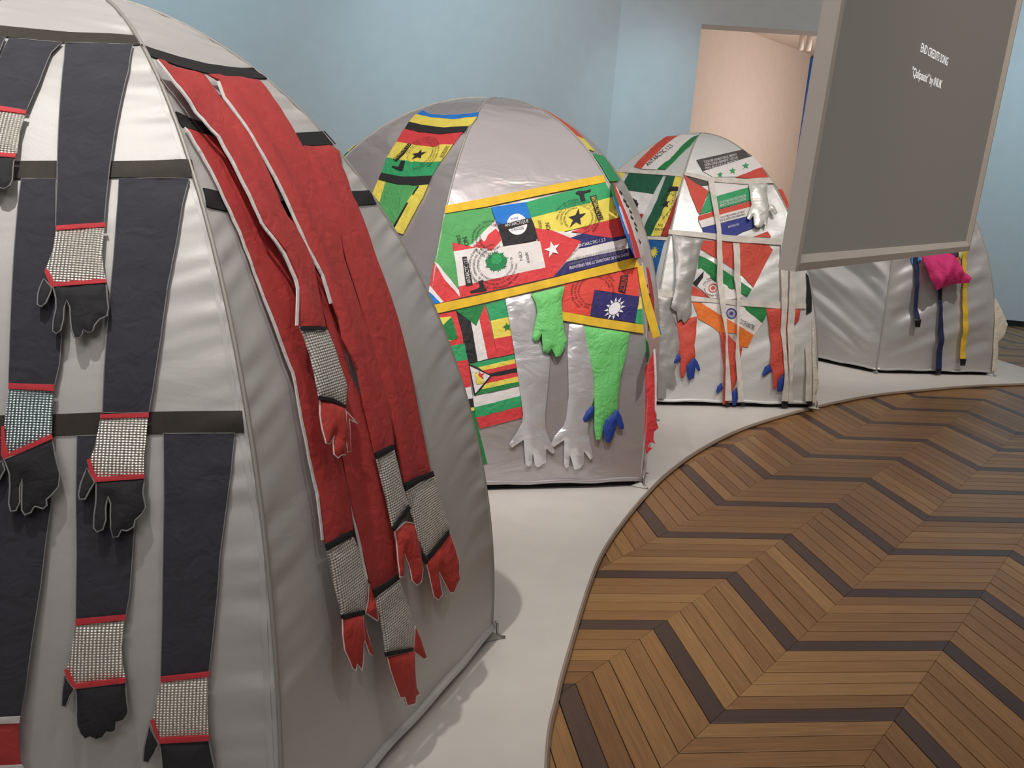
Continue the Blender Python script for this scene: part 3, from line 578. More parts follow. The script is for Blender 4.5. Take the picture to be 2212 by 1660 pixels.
{'kind':'R','t':0,'k':-1,'n':'strap','m':'black_web','P':[-133,7431,716,7380,2533,7312,4832,7274,7140,7302,9899,7392,9798,7170,7876,7109,5582,7071,3836,7071,1739,7107,260,7177,-9,7223],'d':0.004,'pf':0.0,'wr':0.0},
{'kind':'R','t':0,'k':-1,'n':'strap','m':'black_web','P':[119,6340,890,6281,1749,6208,2679,6161,3932,6136,5500,6160,7435,6205,10213,6290,10197,6089,7218,6014,5461,5961,4023,5937,2829,5970,1943,6024,961,6089,232,6153],'d':0.004,'pf':0.0,'wr':0.0},
{'kind':'R','t':0,'k':-1,'n':'strap','m':'black_web','P':[193,5433,963,5386,2300,5309,3906,5282,6030,5329,8738,5400,9963,5409,9823,5219,8396,5209,5769,5146,3879,5110,2288,5124,1090,5174,90,5238],'d':0.004,'pf':0.0,'wr':0.0},
{'kind':'A','key':'a9','n':'glove_sleeve','lab':'widest red sleeve at the far right of the group,hung from the second strap','cat':'sleeve','grp':'red sleeves on the right face of the nearest dome','t':0,'k':-1},
{'kind':'R','t':0,'k':-1,'n':'sleeve','m':'red_cloth','P':[7019,5980,9585,6051,9733,5949,9110,5745,8421,5414,8028,5117,7870,4977,7401,4516,7152,3895,6933,3396,6904,3319,6755,2898,6661,2486,6631,2295,5149,2348,5195,2747,5180,2977,5288,3429,5357,3676,5465,4034,5730,4597,6167,5382],'d':(0.01,0.024),'pf':0.003,'par':'a9','wr':0.012},
{'kind':'R','t':0,'k':-1,'n':'knit_cuff','m':'knit_weave','P':[5128,2273,5840,2272,6625,2239,6692,1966,6866,1668,5493,1581,5293,1781,5165,2044],'d':(0.03,0.036000000000000004),'pf':0.006,'par':'a9','wr':0.003},
{'kind':'R','t':0,'k':-1,'n':'cuff_trim','m':'black_tape','P':[4937,2363,5640,2348,6453,2313,6473,2256,5703,2284,4982,2284],'d':0.038,'pf':0.003,'par':'a9','wr':0.002},
{'kind':'R','t':0,'k':-1,'n':'cuff_trim','m':'black_tape','P':[6738,1684,6747,1637,5370,1537,5036,1694,5123,1717,5393,1599],'d':0.041999999999999996,'pf':0.003,'par':'a9','wr':0.002},
{'kind':'R','t':0,'k':-1,'n':'glove_hand','m':'red_glove','P':[5427,1556,5541,1567,6284,1599,6843,1632,6971,1460,7052,1301,6935,1213,6955,1143,6781,1117,6558,1075,6353,1102,6206,1197,5960,1377,5950,1238,5983,1143,5727,1135,5536,1205,5482,1351,5448,1469],'d':(0.036000000000000004,0.048),'pf':0.012,'par':'a9','wr':0.004,'ol':'white_cloth'},
{'kind':'A','key':'a10','n':'glove_sleeve','lab':'lowest red sleeve,wrinkled,hanging in the middle from the third strap','cat':'sleeve','grp':'red sleeves on the right face of the nearest dome','t':0,'k':-1},
{'kind':'R','t':0,'k':-1,'n':'sleeve','m':'red_cloth','P':[3649,5094,4032,5075,3974,4763,4180,4448,4065,4163,3986,3810,3818,3485,4070,3177,4040,2897,4043,2715,4021,2537,4090,2211,4154,2036,4204,2004,4236,1807,4164,1617,3688,1632,3032,1669,2881,1781,2795,1981,2783,2123,2737,2332,2715,2632,2734,2847,3386,3299,3428,3636,3410,3951,3469,4292,3541,4727],'d':(0.012,0.036),'pf':0.003,'par':'a10','wr':0.012},
{'kind':'R','t':0,'k':-1,'n':'knit_cuff','m':'knit_weave','P':[3038,1605,3575,1600,4103,1587,4270,1354,4505,1111,4395,912,3192,1098,3174,1290,3099,1470],'d':(0.041999999999999996,0.048),'pf':0.006,'par':'a10','wr':0.003},
{'kind':'R','t':0,'k':-1,'n':'cuff_trim','m':'black_tape','P':[2807,1703,3479,1674,3953,1673,3965,1616,3451,1619,2890,1626],'d':0.049999999999999996,'pf':0.003,'par':'a10','wr':0.002},
{'kind':'R','t':0,'k':-1,'n':'cuff_trim','m':'black_tape','P':[3049,1133,4284,941,4290,910,3076,1089],'d':0.05399999999999999,'pf':0.003,'par':'a10','wr':0.002},
{'kind':'R','t':0,'k':-1,'n':'glove_hand','m':'red_glove','P':[3197,1066,4327,902,4308,729,4341,565,4470,471,4296,484,4237,430,4029,462,3854,490,3766,590,3571,625,3378,798,3249,949],'d':(0.048,0.06),'pf':0.012,'par':'a10','wr':0.004,'ol':'white_cloth'},
{'kind':'R','t':0,'k':-1,'n':'glove_thumb','m':'red_glove','P':[4360,891,4591,1082,4766,905,4926,723,4781,732],'d':(0.041999999999999996,0.05399999999999999),'pf':0.012,'par':'a10','wr':0.004,'ol':'white_cloth'},
{'kind':'R','t':0,'k':-1,'n':'sleeve_lining','m':'white_cloth','P':[2799,2807,2859,2620,2808,2325,2805,2121,2783,1984,2817,1792,2730,1801,2697,1992,2718,2129,2721,2332,2770,2625,2710,2810],'d':(0.016,0.039999999999999994),'pf':0.002,'par':'a10','wr':0.002},
{'kind':'A','key':'a11','n':'glove_sleeve','lab':'long red sleeve with a deep fold,right of the slit,hung from the top strap','cat':'sleeve','grp':'red sleeves on the right face of the nearest dome','t':0,'k':-1},
{'kind':'R','t':0,'k':-1,'n':'sleeve','m':'red_cloth','P':[3287,6940,3807,6843,3362,6569,3554,6156,3554,5872,3617,5488,3639,5073,3686,4992,3651,4740,3885,4433,3796,4154,3863,3993,3743,3808,3972,3502,3863,3185,3857,2908,3841,2752,4741,2739,4919,3100,4991,3434,5068,3676,5154,4027,5396,4578,5817,4968,5784,5342,6306,5794,6641,6115,6966,6383,7466,6676,8123,7012],'d':(0.02,0.04),'pf':0.003,'par':'a11','wr':0.012},
{'kind':'R','t':0,'k':-1,'n':'knit_cuff','m':'knit_weave','P':[3782,2712,4622,2703,4650,2409,4785,2169,3896,2087,3843,2344,3796,2557],'d':(0.046,0.052000000000000005),'pf':0.006,'par':'a11','wr':0.003},
{'kind':'R','t':0,'k':-1,'n':'cuff_trim','m':'black_tape','P':[3626,2773,4493,2766,4502,2711,3650,2717],'d':0.054,'pf':0.003,'par':'a11','wr':0.002},
{'kind':'R','t':0,'k':-1,'n':'cuff_trim','m':'black_tape','P':[4651,2191,4735,2150,3863,2055,3775,2099],'d':0.057999999999999996,'pf':0.003,'par':'a11','wr':0.002},
{'kind':'R','t':0,'k':-1,'n':'glove_hand','m':'red_glove','P':[3933,2041,4482,2058,4863,1994,4869,1789,4829,1568,4676,1484,4453,1487,4291,1556,4283,1685,4146,1833,3947,1643,3815,1658,3855,1805,3922,1945],'d':(0.052000000000000005,0.064),'pf':0.012,'par':'a11','wr':0.004,'ol':'white_cloth'},
{'kind':'R','t':0,'k':-1,'n':'sleeve_lining','m':'white_cloth','P':[3728,6827,3272,6553,3443,6139,3433,5855,3484,5472,3495,5060,3498,4729,3723,4425,3627,4148,3515,4146,3605,4419,3375,4721,3363,5050,3338,5459,3270,5838,3264,6118,3063,6527,3492,6804],'d':(0.024,0.044),'pf':0.002,'par':'a11','wr':0.002},
{'kind':'A','key':'a12','n':'glove_sleeve','lab':'leftmost red sleeve,hung from the second strap beside the grey seam','cat':'sleeve','grp':'red sleeves on the right face of the nearest dome','t':0,'k':-1},
{'kind':'R','t':0,'k':-1,'n':'sleeve','m':'red_cloth','P':[276,6131,487,5924,706,5674,832,5449,923,5207,1045,5021,1154,4684,1260,4387,1419,4052,1541,3791,1624,3651,1564,3283,1569,2946,1635,2655,1582,2289,1642,2248,2150,2262,2645,2224,2718,2437,2692,2585,2692,2813,2685,3073,2541,3366,2384,3532,2399,3827,2403,4038,2567,4291,2632,4469,2407,4728,2187,5005,2012,5596,1812,5996],'d':(0.008,0.026),'pf':0.003,'par':'a12','wr':0.012},
{'kind':'R','t':0,'k':-1,'n':'knit_cuff','m':'knit_weave','P':[1562,2208,2545,2186,2740,1988,2873,1793,2620,1558,1758,1660,1690,1797,1592,2028],'d':(0.032,0.038),'pf':0.006,'par':'a12','wr':0.003},
{'kind':'R','t':0,'k':-1,'n':'cuff_trim','m':'black_tape','P':[1429,2274,2443,2256,2443,2201,1458,2218],'d':0.04,'pf':0.003,'par':'a12','wr':0.002},
{'kind':'R','t':0,'k':-1,'n':'cuff_trim','m':'black_tape','P':[1641,1686,2509,1583,2506,1551,1651,1653],'d':0.044,'pf':0.003,'par':'a12','wr':0.002},
{'kind':'R','t':0,'k':-1,'n':'glove_hand','m':'red_glove','P':[1737,1643,2481,1557,2425,1465,2441,1366,2352,1328,2271,1215,2165,1145,2036,1223,1950,1181,1843,1233,1785,1296,1660,1402,1659,1525],'d':(0.038,0.05),'pf':0.012,'par':'a12','wr':0.004,'ol':'white_cloth'},
{'kind':'R','t':0,'k':-1,'n':'glove_thumb','m':'red_glove','P':[2588,1510,2607,1474,2658,1325,2720,1163,2593,1204,2449,1416],'d':(0.032,0.044),'pf':0.012,'par':'a12','wr':0.004,'ol':'white_cloth'},
{'kind':'R','t':0,'k':-1,'n':'glove_thumb','m':'red_glove','P':[2934,1739,3056,1665,3023,1428,2979,1411,2597,1545,2771,1612],'d':(0.032,0.044),'pf':0.012,'par':'a12','wr':0.004,'ol':'white_cloth'},
{'kind':'R','t':0,'k':-1,'n':'sleeve_lining','m':'white_cloth','P':[190,6115,404,5909,627,5662,756,5439,849,5199,973,5014,1086,4679,1194,4383,1355,4050,1478,3791,1561,3651,1503,3285,1509,2950,1576,2661,1523,2297,1460,2304,1511,2666,1443,2953,1435,3288,1491,3652,1407,3790,1282,4048,1118,4380,1007,4674,889,5008,763,5191,664,5430,531,5651,304,5896,85,6100],'d':(0.012,0.03),'pf':0.002,'par':'a12','wr':0.002},
{'kind':'A','key':'a13','n':'glove_sleeve','lab':'red sleeve left of the slit with the highest knit cuff,hung from the top strap','cat':'sleeve','grp':'red sleeves on the right face of the nearest dome','t':0,'k':-1},
{'kind':'R','t':0,'k':-1,'n':'sleeve','m':'red_cloth','P':[-287,6974,300,6563,919,6086,1235,5937,1453,5512,1627,5073,1659,4983,2167,4672,2292,4423,2256,4335,1764,4016,2871,3946,3007,4098,3149,4259,3379,4534,3342,4718,3162,4967,2988,5033,2894,5183,3013,6001,2598,6514,2656,6854],'d':(0.03,0.052),'pf':0.003,'par':'a13','wr':0.012},
{'kind':'R','t':0,'k':-1,'n':'knit_cuff','m':'knit_weave','P':[1706,4002,2755,3935,2801,3895,2842,3746,2849,3568,2919,3409,2699,3261,2295,3344,1820,3398,1726,3407,1752,3540,1802,3734,1763,3928],'d':(0.057999999999999996,0.064),'pf':0.006,'par':'a13','wr':0.003},
{'kind':'R','t':0,'k':-1,'n':'cuff_trim','m':'black_tape','P':[1638,4000,2660,3944,2626,3919,1619,3965],'d':0.066,'pf':0.003,'par':'a13','wr':0.002},
{'kind':'R','t':0,'k':-1,'n':'cuff_trim','m':'black_tape','P':[1622,3414,2155,3360,2593,3256,2536,3240,2075,3332,1583,3386],'d':0.06999999999999999,'pf':0.003,'par':'a13','wr':0.002},
{'kind':'R','t':0,'k':-1,'n':'glove_hand','m':'red_glove','P':[1703,3384,2160,3325,2564,3243,2419,3101,2246,2999,2087,2899,1945,2908,1792,2899,1686,2938,1744,3026,1854,3073,1608,3030,1493,3048,1491,3153,1555,3271],'d':(0.064,0.076),'pf':0.012,'par':'a13','wr':0.004,'ol':'white_cloth'},
{'kind':'R','t':0,'k':-1,'n':'glove_thumb','m':'red_glove','P':[2716,3217,2768,3187,2994,3078,2736,3139,2418,2898,2298,2900,2401,3028],'d':(0.057999999999999996,0.06999999999999999),'pf':0.012,'par':'a13','wr':0.004,'ol':'white_cloth'},
{'kind':'R','t':0,'k':-1,'n':'sleeve_lining','m':'white_cloth','P':[-401,6947,196,6541,823,6070,1142,5922,1366,5501,1545,5065,1579,4976,2088,4667,2214,4418,2179,4331,1692,4014,1600,4019,2079,4334,2109,4414,1981,4657,1470,4964,1432,5055,1241,5488,1004,5904,686,6049,40,6515,-577,6914],'d':(0.034,0.055999999999999994),'pf':0.002,'par':'a13','wr':0.002},
{'kind':'R','t':1,'k':-1,'n':'flag','m':'green_cloth','P':[-4,4769,2386,4946,2616,4672,2715,4709,1479,4134,615,4190,1215,3324,602,3569,-83,3805,-47,4082,-30,4509],'d':0.005,'pf':0,'wr':0.0025,'key':'f14','lab':'green,red and white flag with a ring of printed lettering'},
{'kind':'R','t':1,'k':-1,'n':'stripe','m':'white_cloth','P':[2713,4707,2916,4531,3043,4271,3135,4166,2529,4059,2099,4082,1775,4107,1451,4132],'d':0.0058000000000000005,'pf':0,'par':'f14','wr':0.0025},
{'kind':'R','t':1,'k':-1,'n':'stripe','m':'red_cloth2','P':[2721,4620,2923,4442,2997,4269,2528,4054,2095,4092,1662,4125],'d':0.0066,'pf':0,'par':'f14','wr':0.0025},
{'kind':'R','t':1,'k':-1,'n':'stripe','m':'red_cloth2','P':[610,4186,1447,4130,1771,4105,740,4012],'d':0.0074,'pf':0,'par':'f14','wr':0.0025},
{'kind':'R','t':1,'k':-1,'n':'stripe','m':'white_cloth','P':[737,4015,1769,4104,2523,4056,3155,4164,4985,4298,5216,3795,1168,3376],'d':0.0082,'pf':0,'par':'f14','wr':0.0025},
{'kind':'R','t':1,'k':-1,'n':'stripe','m':'red_cloth2','P':[1165,3380,5214,3799,5723,3640,1300,3180],'d':0.009000000000000001,'pf':0,'par':'f14','wr':0.0025},
{'kind':'S','t':1,'k':-1,'n':'emblem','m':'green_print','sh':'blob','fr':[0.28067,0.38626,0.05736,0.00618,-0.01327,0.01935],'par':'f14','d':0.011},
{'kind':'S','t':1,'k':-1,'n':'emblem','m':'green_cloth2','sh':'disc','fr':[0.27983,0.39024,0.02601,0.00295,-0.00653,0.00914],'par':'f14','d':0.012},
{'kind':'G','t':1,'k':-1,'n':'ring_lettering','m':'black_print','L':['TODO SER HUMANO TIENE EL DERECHO A DESPLAZARSE','MAS ALLA DE LAS FRONTERAS EL TERRITORIO DE SU ELECCION','EL CAPITAL,A LA POLUCION,LAS COMUNICACIONES'],'fr':[0.27559,0.38196,0.12055,0.01244,-0.03049,0.04305],'par':'f14','d':0.0125,'r0':0.98,'dr':-0.16,'a0':3.3,'sz':0.085},
{'kind':'G','t':1,'k':-1,'n':'ring_lettering','m':'black_print','L':['MAS ALLA DE LAS FRONTERAS EL TERRITORIO DE SU ELECCION','EL CAPITAL,A LA POLUCION,LAS COMUNICACIONES','NINGUNA FRONTERA'],'fr':[0.24711,0.42932,0.08735,0.00943,-0.02565,0.03453],'par':'f14','d':0.0125,'r0':1.0,'dr':-0.2,'a0':2.2,'sz':0.11},
{'kind':'T','t':1,'k':-1,'n':'lettering','m':'black_print','s':'NO','q':[4104,3912,4023,4077,3860,4070,3944,3895],'par':'f14','d':0.01},
{'kind':'T','t':1,'k':-1,'n':'lettering','m':'black_print','s':'BORDERS','q':[4452,3877,4350,4069,4213,4060,4318,3860],'par':'f14','d':0.01},
{'kind':'T','t':1,'k':-1,'n':'lettering','m':'black_print','s':'NO','q':[1047,4283,1230,4123,1435,4148,1279,4314],'par':'f14','d':0.01},
{'kind':'T','t':1,'k':-1,'n':'lettering','m':'black_print','s':'BORDERS','q':[727,4324,903,4158,1057,4171,921,4338],'par':'f14','d':0.01},
{'kind':'R','t':1,'k':-1,'n':'label','m':'black_print','P':[1159,3913,1361,3927,1539,3738,1791,3417,1487,3387,1338,3635],'d':0.0115,'pf':0,'par':'f14','wr':0.0},
{'kind':'T','t':1,'k':-1,'n':'lettering','m':'white_print','s':'ANTARCTIC 1.2.3','q':[1695,3447,1393,3885,1217,3872,1508,3441],'par':'f14','d':0.0135},
{'kind':'R','t':1,'k':-1,'n':'boot_print','m':'black_print','P':[2025,3489,2222,3512,2320,3386,2451,3349,2432,3320,2139,3292,1725,3271,1692,3309,2028,3353,2120,3393],'d':0.0115,'pf':0,'par':'f14','wr':0.0},
{'kind':'R','t':1,'k':-1,'n':'flag','m':'red_cloth2','P':[-104,3795,495,3518,1310,3182,510,3085,129,3232,-125,3382],'d':0.005,'pf':0,'wr':0.0025,'key':'f15','lab':'red flag corner with white curve and blue tip'},
{'kind':'R','t':1,'k':-1,'n':'stripe','m':'white_cloth','P':[-94,3804,77,3777,600,3568,1215,3314,1319,3176,472,3507],'d':0.0058000000000000005,'pf':0,'par':'f15','wr':0.0025},
{'kind':'R','t':1,'k':-1,'n':'stripe','m':'white_cloth','P':[-130,3385,-6,3335,572,3104,459,3084,-138,3275],'d':0.0066,'pf':0,'par':'f15','wr':0.0025},
{'kind':'R','t':1,'k':-1,'n':'stripe','m':'blue_cloth','P':[-149,3275,29,3230,456,3088,66,3045],'d':0.0074,'pf':0,'par':'f15','wr':0.0025},
{'kind':'R','t':1,'k':-1,'n':'flag','m':'blue_cloth','P':[2371,4948,4325,5109,4579,4757,2775,4574],'d':0.0095,'pf':0,'wr':0.0025,'key':'f16','lab':'blue and black flag with an oval white emblem'},
{'kind':'R','t':1,'k':-1,'n':'stripe','m':'black_cloth2','P':[2772,4577,4577,4760,4869,4332,3121,4156],'d':0.0103,'pf':0,'par':'f16','wr':0.0025},
{'kind':'S','t':1,'k':-1,'n':'emblem','m':'white_print','sh':'disc','fr':[0.37945,0.46145,0.05268,0.00506,-0.00956,0.02151],'par':'f16','d':0.0125},
{'kind':'R','t':1,'k':-1,'n':'emblem_band','m':'black_cloth2','P':[3101,4601,4416,4757,4433,4643,3140,4469],'d':0.0135,'pf':0,'par':'f16','wr':0.0},
{'kind':'T','t':1,'k':-1,'n':'lettering','m':'white_print','s':'ANTARCTIQUE','q':[3148,4522,4399,4649,4378,4730,3131,4600],'par':'f16','d':0.015},
{'kind':'T','t':1,'k':-1,'n':'lettering','m':'black_print','s':"D'ACCUEIL",'q':[3492,4460,4159,4523,4145,4579,3479,4513],'par':'f16','d':0.0145},
{'kind':'T','t':1,'k':-1,'n':'lettering','m':'blue_cloth','s':'ZONE','q':[3451,4687,3860,4724,3850,4765,3450,4728],'par':'f16','d':0.0145},
{'kind':'R','t':1,'k':-1,'n':'flag','m':'green_cloth3','P':[4349,5117,9735,5743,9795,5377,4592,4769],'d':0.0065,'pf':0,'wr':0.0025,'key':'f17','lab':'green,yellow and red striped flag with black star'},
{'kind':'R','t':1,'k':-1,'n':'stripe','m':'yellow_cloth','P':[4590,4772,9795,5381,9775,4914,6867,4584,6189,4512,5433,4541,4783,4560],'d':0.0073,'pf':0,'par':'f17','wr':0.0025},
{'kind':'R','t':1,'k':-1,'n':'stripe','m':'red_cloth2','P':[6725,4534,8164,4738,9774,4917,9786,4521,8897,4452,7777,4489],'d':0.0081,'pf':0,'par':'f17','wr':0.0025},
{'kind':'S','t':1,'k':-1,'n':'star','m':'black_print','sh':'star','fr':[0.71455,0.48253,0.05653,0.00606,0.02169,0.02153],'par':'f17','d':0.0115},
{'kind':'G','t':1,'k':-1,'n':'ring_lettering','m':'black_print','L':['TODO SER HUMANO TIENE EL DERECHO A DESPLAZARSE','MAS ALLA DE LAS FRONTERAS EL TERRITORIO DE SU ELECCION','EL CAPITAL,A LA POLUCION,LAS COMUNICACIONES','NINGUNA FRONTERA'],'fr':[0.71455,0.48253,0.13507,0.01391,-0.00251,0.0399],'par':'f17','d':0.0115,'r0':1.0,'dr':-0.15,'a0':0.2,'sz':0.09},
{'kind':'R','t':1,'k':-1,'n':'label','m':'black_print','P':[8275,5338,8718,5388,8627,5126,8690,4843,8349,4806,8305,5093],'d':0.0115,'pf':0,'par':'f17','wr':0.0},
{'kind':'T','t':1,'k':-1,'n':'lettering','m':'yellow_cloth','s':'ANTARCTIC 1.2.3','q':[8300,5314,8392,4816,8638,4843,8628,5361],'par':'f17','d':0.0132},
{'kind':'R','t':1,'k':-1,'n':'boot_print','m':'black_print','P':[7453,5412,7619,5451,8047,5467,8515,5520,8447,5465,8001,5414,7901,5308,7938,5254,7628,5213,7655,5366,7462,5379],'d':0.0112,'pf':0,'par':'f17','wr':0.0},
{'kind':'T','t':1,'k':-1,'n':'lettering','m':'black_print','s':'NO','q':[5300,4667,5358,4533,5596,4549,5545,4696],'par':'f17','d':0.0112},
{'kind':'T','t':1,'k':-1,'n':'lettering','m':'black_print','s':'BORDERS','q':[4923,4716,4982,4547,5129,4555,5103,4720],'par':'f17','d':0.0112},
{'kind':'R','t':1,'k':-1,'n':'flag','m':'red_cloth2','P':[4770,4565,5613,4546,6410,4462,7201,4352,6454,4017,5581,3625,5250,3593,5213,3807],'d':0.0065,'pf':0,'wr':0.0025,'key':'f18','lab':'red triangle flag with white star and navy stripes of text'},
{'kind':'R','t':1,'k':-1,'n':'stripe','m':'white_cloth','P':[5598,4544,6426,4517,7339,4504,6622,4406],'d':0.0073,'pf':0,'par':'f18','wr':0.0025},
{'kind':'R','t':1,'k':-1,'n':'stripe','m':'navy_cloth','P':[6619,4407,7365,4503,7777,4489,8897,4452,9790,4525,9897,4473,7006,4187,7193,4350],'d':0.0081,'pf':0,'par':'f18','wr':0.0025},
{'kind':'R','t':1,'k':-1,'n':'stripe','m':'white_cloth','P':[7004,4192,9895,4477,9818,4263,6313,3928],'d':0.0089,'pf':0,'par':'f18','wr':0.0025},
{'kind':'R','t':1,'k':-1,'n':'stripe','m':'navy_cloth','P':[6250,3905,9817,4266,9912,4078,5585,3623],'d':0.0097,'pf':0,'par':'f18','wr':0.0025},
{'kind':'S','t':1,'k':-1,'n':'star','m':'white_print','sh':'star','fr':[0.55964,0.41508,0.04249,0.00663,-0.00556,0.0154],'par':'f18','d':0.0115},
{'kind':'T','t':1,'k':-1,'n':'lettering','m':'white_print','s':'ANTARCTIC-1.2.3','q':[6922,4212,8501,4375,8495,4438,6943,4273],'par':'f18','d':0.0125},
{'kind':'T','t':1,'k':-1,'n':'lettering','m':'grey_print','s':'TOUT ÊTRE HUMAIN A LE DROIT DE SE DÉPLACER','q':[6323,3914,9466,4252,9510,4318,6338,3982],'par':'f18','d':0.0125},
{'kind':'T','t':1,'k':-1,'n':'lettering','m':'grey_print','s':'LIBREMENT ET DE CIRCULER AU-DELÀ DES','q':[6344,3845,9465,4163,9481,4235,6345,3903],'par':'f18','d':0.0135},
{'kind':'T','t':1,'k':-1,'n':'lettering','m':'white_print','s':'FRONTIÈRES VERS LE TERRITOIRE DE SON CHOIX','q':[6372,3769,9603,4101,9618,4173,6376,3842],'par':'f18','d':0.0135},
{'kind':'R','t':1,'k':-1,'n':'flag','m':'red_cloth3','P':[6034,3475,9952,3890,9803,3322,7625,3413,7309,2933,5948,2995],'d':0.006,'pf':0,'wr':0.0025,'key':'f19','lab':'red and navy flag with a white sun'},
{'kind':'R','t':1,'k':-1,'n':'stripe','m':'navy_cloth','P':[7567,3408,9805,3322,9484,2832,7281,2936],'d':0.0068000000000000005,'pf':0,'par':'f19','wr':0.0025},
{'kind':'R','t':1,'k':-1,'n':'stripe','m':'yellow_cloth','P':[9790,3322,9890,3323,9870,3101,9625,3078],'d':0.0076,'pf':0,'par':'f19','wr':0.0025},
{'kind':'R','t':1,'k':-1,'n':'stripe','m':'green_cloth3','P':[9623,3082,9856,3100,9821,2794,9455,2830],'d':0.008400000000000001,'pf':0,'par':'f19','wr':0.0025},
{'kind':'S','t':1,'k':-1,'n':'sun','m':'white_print','sh':'sun','fr':[0.8483,0.30827,0.05466,0.00504,0.01137,0.02087],'par':'f19','d':0.0115},
{'kind':'G','t':1,'k':-1,'n':'ring_lettering','m':'black_print','L':['TODO SER HUMANO TIENE EL DERECHO A DESPLAZARSE','MAS ALLA DE LAS FRONTERAS EL TERRITORIO DE SU ELECCION','EL CAPITAL,A LA POLUCION,LAS COMUNICACIONES'],'fr':[0.75572,0.3395,0.11118,0.00973,-0.0126,0.03656],'par':'f19','d':0.0085,'r0':1.0,'dr':-0.15,'a0':1.5,'sz':0.09},
{'kind':'R','t':1,'k':-1,'n':'label','m':'black_print','P':[8984,3701,9384,3718,9085,3375,8741,3411],'d':0.0112,'pf':0,'par':'f19','wr':0.0},
{'kind':'T','t':1,'k':-1,'n':'lettering','m':'red_cloth3','s':'ANTARCTIC','q':[9012,3690,8775,3414,9014,3393,9319,3685],'par':'f19','d':0.0125},
{'kind':'R','t':1,'k':-1,'n':'flag','m':'red_cloth2','P':[296,2882,1169,2947,1642,2404,892,2338,574,2634],'d':0.005,'pf':0,'wr':0.0025,'key':'f20','lab':'small red bordered flag with green and yellow triangles'},
{'kind':'R','t':1,'k':-1,'n':'triangle','m':'yellow_cloth','P':[365,2828,1001,2852,727,2668,555,2699],'d':0.0058000000000000005,'pf':0,'par':'f20','wr':0.0025},
{'kind':'R','t':1,'k':-1,'n':'triangle','m':'green_cloth4','P':[999,2852,1346,2484,788,2419,563,2660],'d':0.0066,'pf':0,'par':'f20','wr':0.0025},
{'kind':'R','t':1,'k':-1,'n':'triangle','m':'yellow_cloth','P':[705,2483,1344,2485,868,2416],'d':0.0074,'pf':0,'par':'f20','wr':0.0025},
{'kind':'R','t':1,'k':-1,'n':'flag','m':'green_cloth3','P':[891,2342,1658,2404,1846,2125,1129,2074],'d':0.005,'pf':0,'wr':0.0025,'key':'f21','lab':'green over red flag by the left edge'},
{'kind':'R','t':1,'k':-1,'n':'stripe','m':'red_cloth2','P':[1127,2078,1843,2129,2024,1868,1365,1808],'d':0.0058000000000000005,'pf':0,'par':'f21','wr':0.0025},
{'kind':'R','t':1,'k':-1,'n':'flag','m':'red_cloth2','P':[1367,1810,2004,1868,2072,1675,1553,1627],'d':0.005,'pf':0,'wr':0.0025,'key':'f22','lab':'small red,white and black flag'},
{'kind':'R','t':1,'k':-1,'n':'stripe','m':'white_cloth','P':[1550,1631,2070,1677,2182,1478,1703,1446],'d':0.0058000000000000005,'pf':0,'par':'f22','wr':0.0025},
{'kind':'R','t':1,'k':-1,'n':'stripe','m':'black_cloth2','P':[1701,1448,2179,1483,2261,1329,1834,1307],'d':0.0066,'pf':0,'par':'f22','wr':0.0025},
{'kind':'R','t':1,'k':-1,'n':'flag','m':'green_cloth4','P':[1890,1257,2288,1289,2505,987,3007,374,2565,342,2299,771],'d':0.005,'pf':0,'wr':0.0025,'key':'f23','lab':'long green strip flag at the lower left'},
{'kind':'R','t':1,'k':-1,'n':'stripe','m':'yellow_cloth','P':[1824,1311,2262,1332,2288,1279,1890,1247],'d':0.0058000000000000005,'pf':0,'par':'f23','wr':0.0025},
{'kind':'R','t':1,'k':-1,'n':'flag','m':'black_cloth2','P':[1183,2959,1838,2796,2288,2106,1928,2067,1614,2404],'d':0.005,'pf':0,'wr':0.0025,'key':'f24','lab':'black,white and red flag with a green triangle'},
{'kind':'R','t':1,'k':-1,'n':'stripe','m':'white_cloth','P':[1836,2795,2204,2848,2719,2152,2275,2102],'d':0.0058000000000000005,'pf':0,'par':'f24','wr':0.0025},
{'kind':'R','t':1,'k':-1,'n':'stripe','m':'red_cloth2','P':[2191,2848,2434,3079,3100,2187,2695,2147],'d':0.0066,'pf':0,'par':'f24','wr':0.0025},
{'kind':'R','t':1,'k':-1,'n':'triangle','m':'green_cloth4','P':[1161,2958,2441,3090,2091,2710],'d':0.0074,'pf':0,'par':'f24','wr':0.0025},
{'kind':'R','t':1,'k':-1,'n':'flag','m':'green_cloth3','P':[2455,3082,3308,3182,3491,2869,2715,2794],'d':0.005,'pf':0,'wr':0.0025,'key':'f25','lab':'green,yellow and red flag with a small green star'},
{'kind':'R','t':1,'k':-1,'n':'stripe','m':'yellow_cloth','P':[2712,2798,3488,2874,3670,2548,2920,2487],'d':0.0058000000000000005,'pf':0,'par':'f25','wr':0.0025},
{'kind':'R','t':1,'k':-1,'n':'stripe','m':'red_cloth2','P':[2917,2491,3668,2553,3820,2246,3091,2172],'d':0.0066,'pf':0,'par':'f25','wr':0.0025},
{'kind':'S','t':1,'k':-1,'n':'star','m':'green_cloth4','sh':'star','fr':[0.34429,0.27054,0.01927,0.00175,-0.00442,0.00772],'par':'f25','d':0.0105},
{'kind':'R','t':1,'k':-1,'n':'flag','m':'green_cloth3','P':[1914,2054,3828,2224,3872,2147,2350,2002],'d':0.005,'pf':0,'wr':0.0025,'key':'f26','lab':'seven striped flag with a white triangle and yellow bird'},
{'kind':'R','t':1,'k':-1,'n':'stripe','m':'yellow_cloth','P':[2304,2003,3869,2152,3924,2076,2534,1945],'d':0.0058000000000000005,'pf':0,'par':'f26','wr':0.0025},
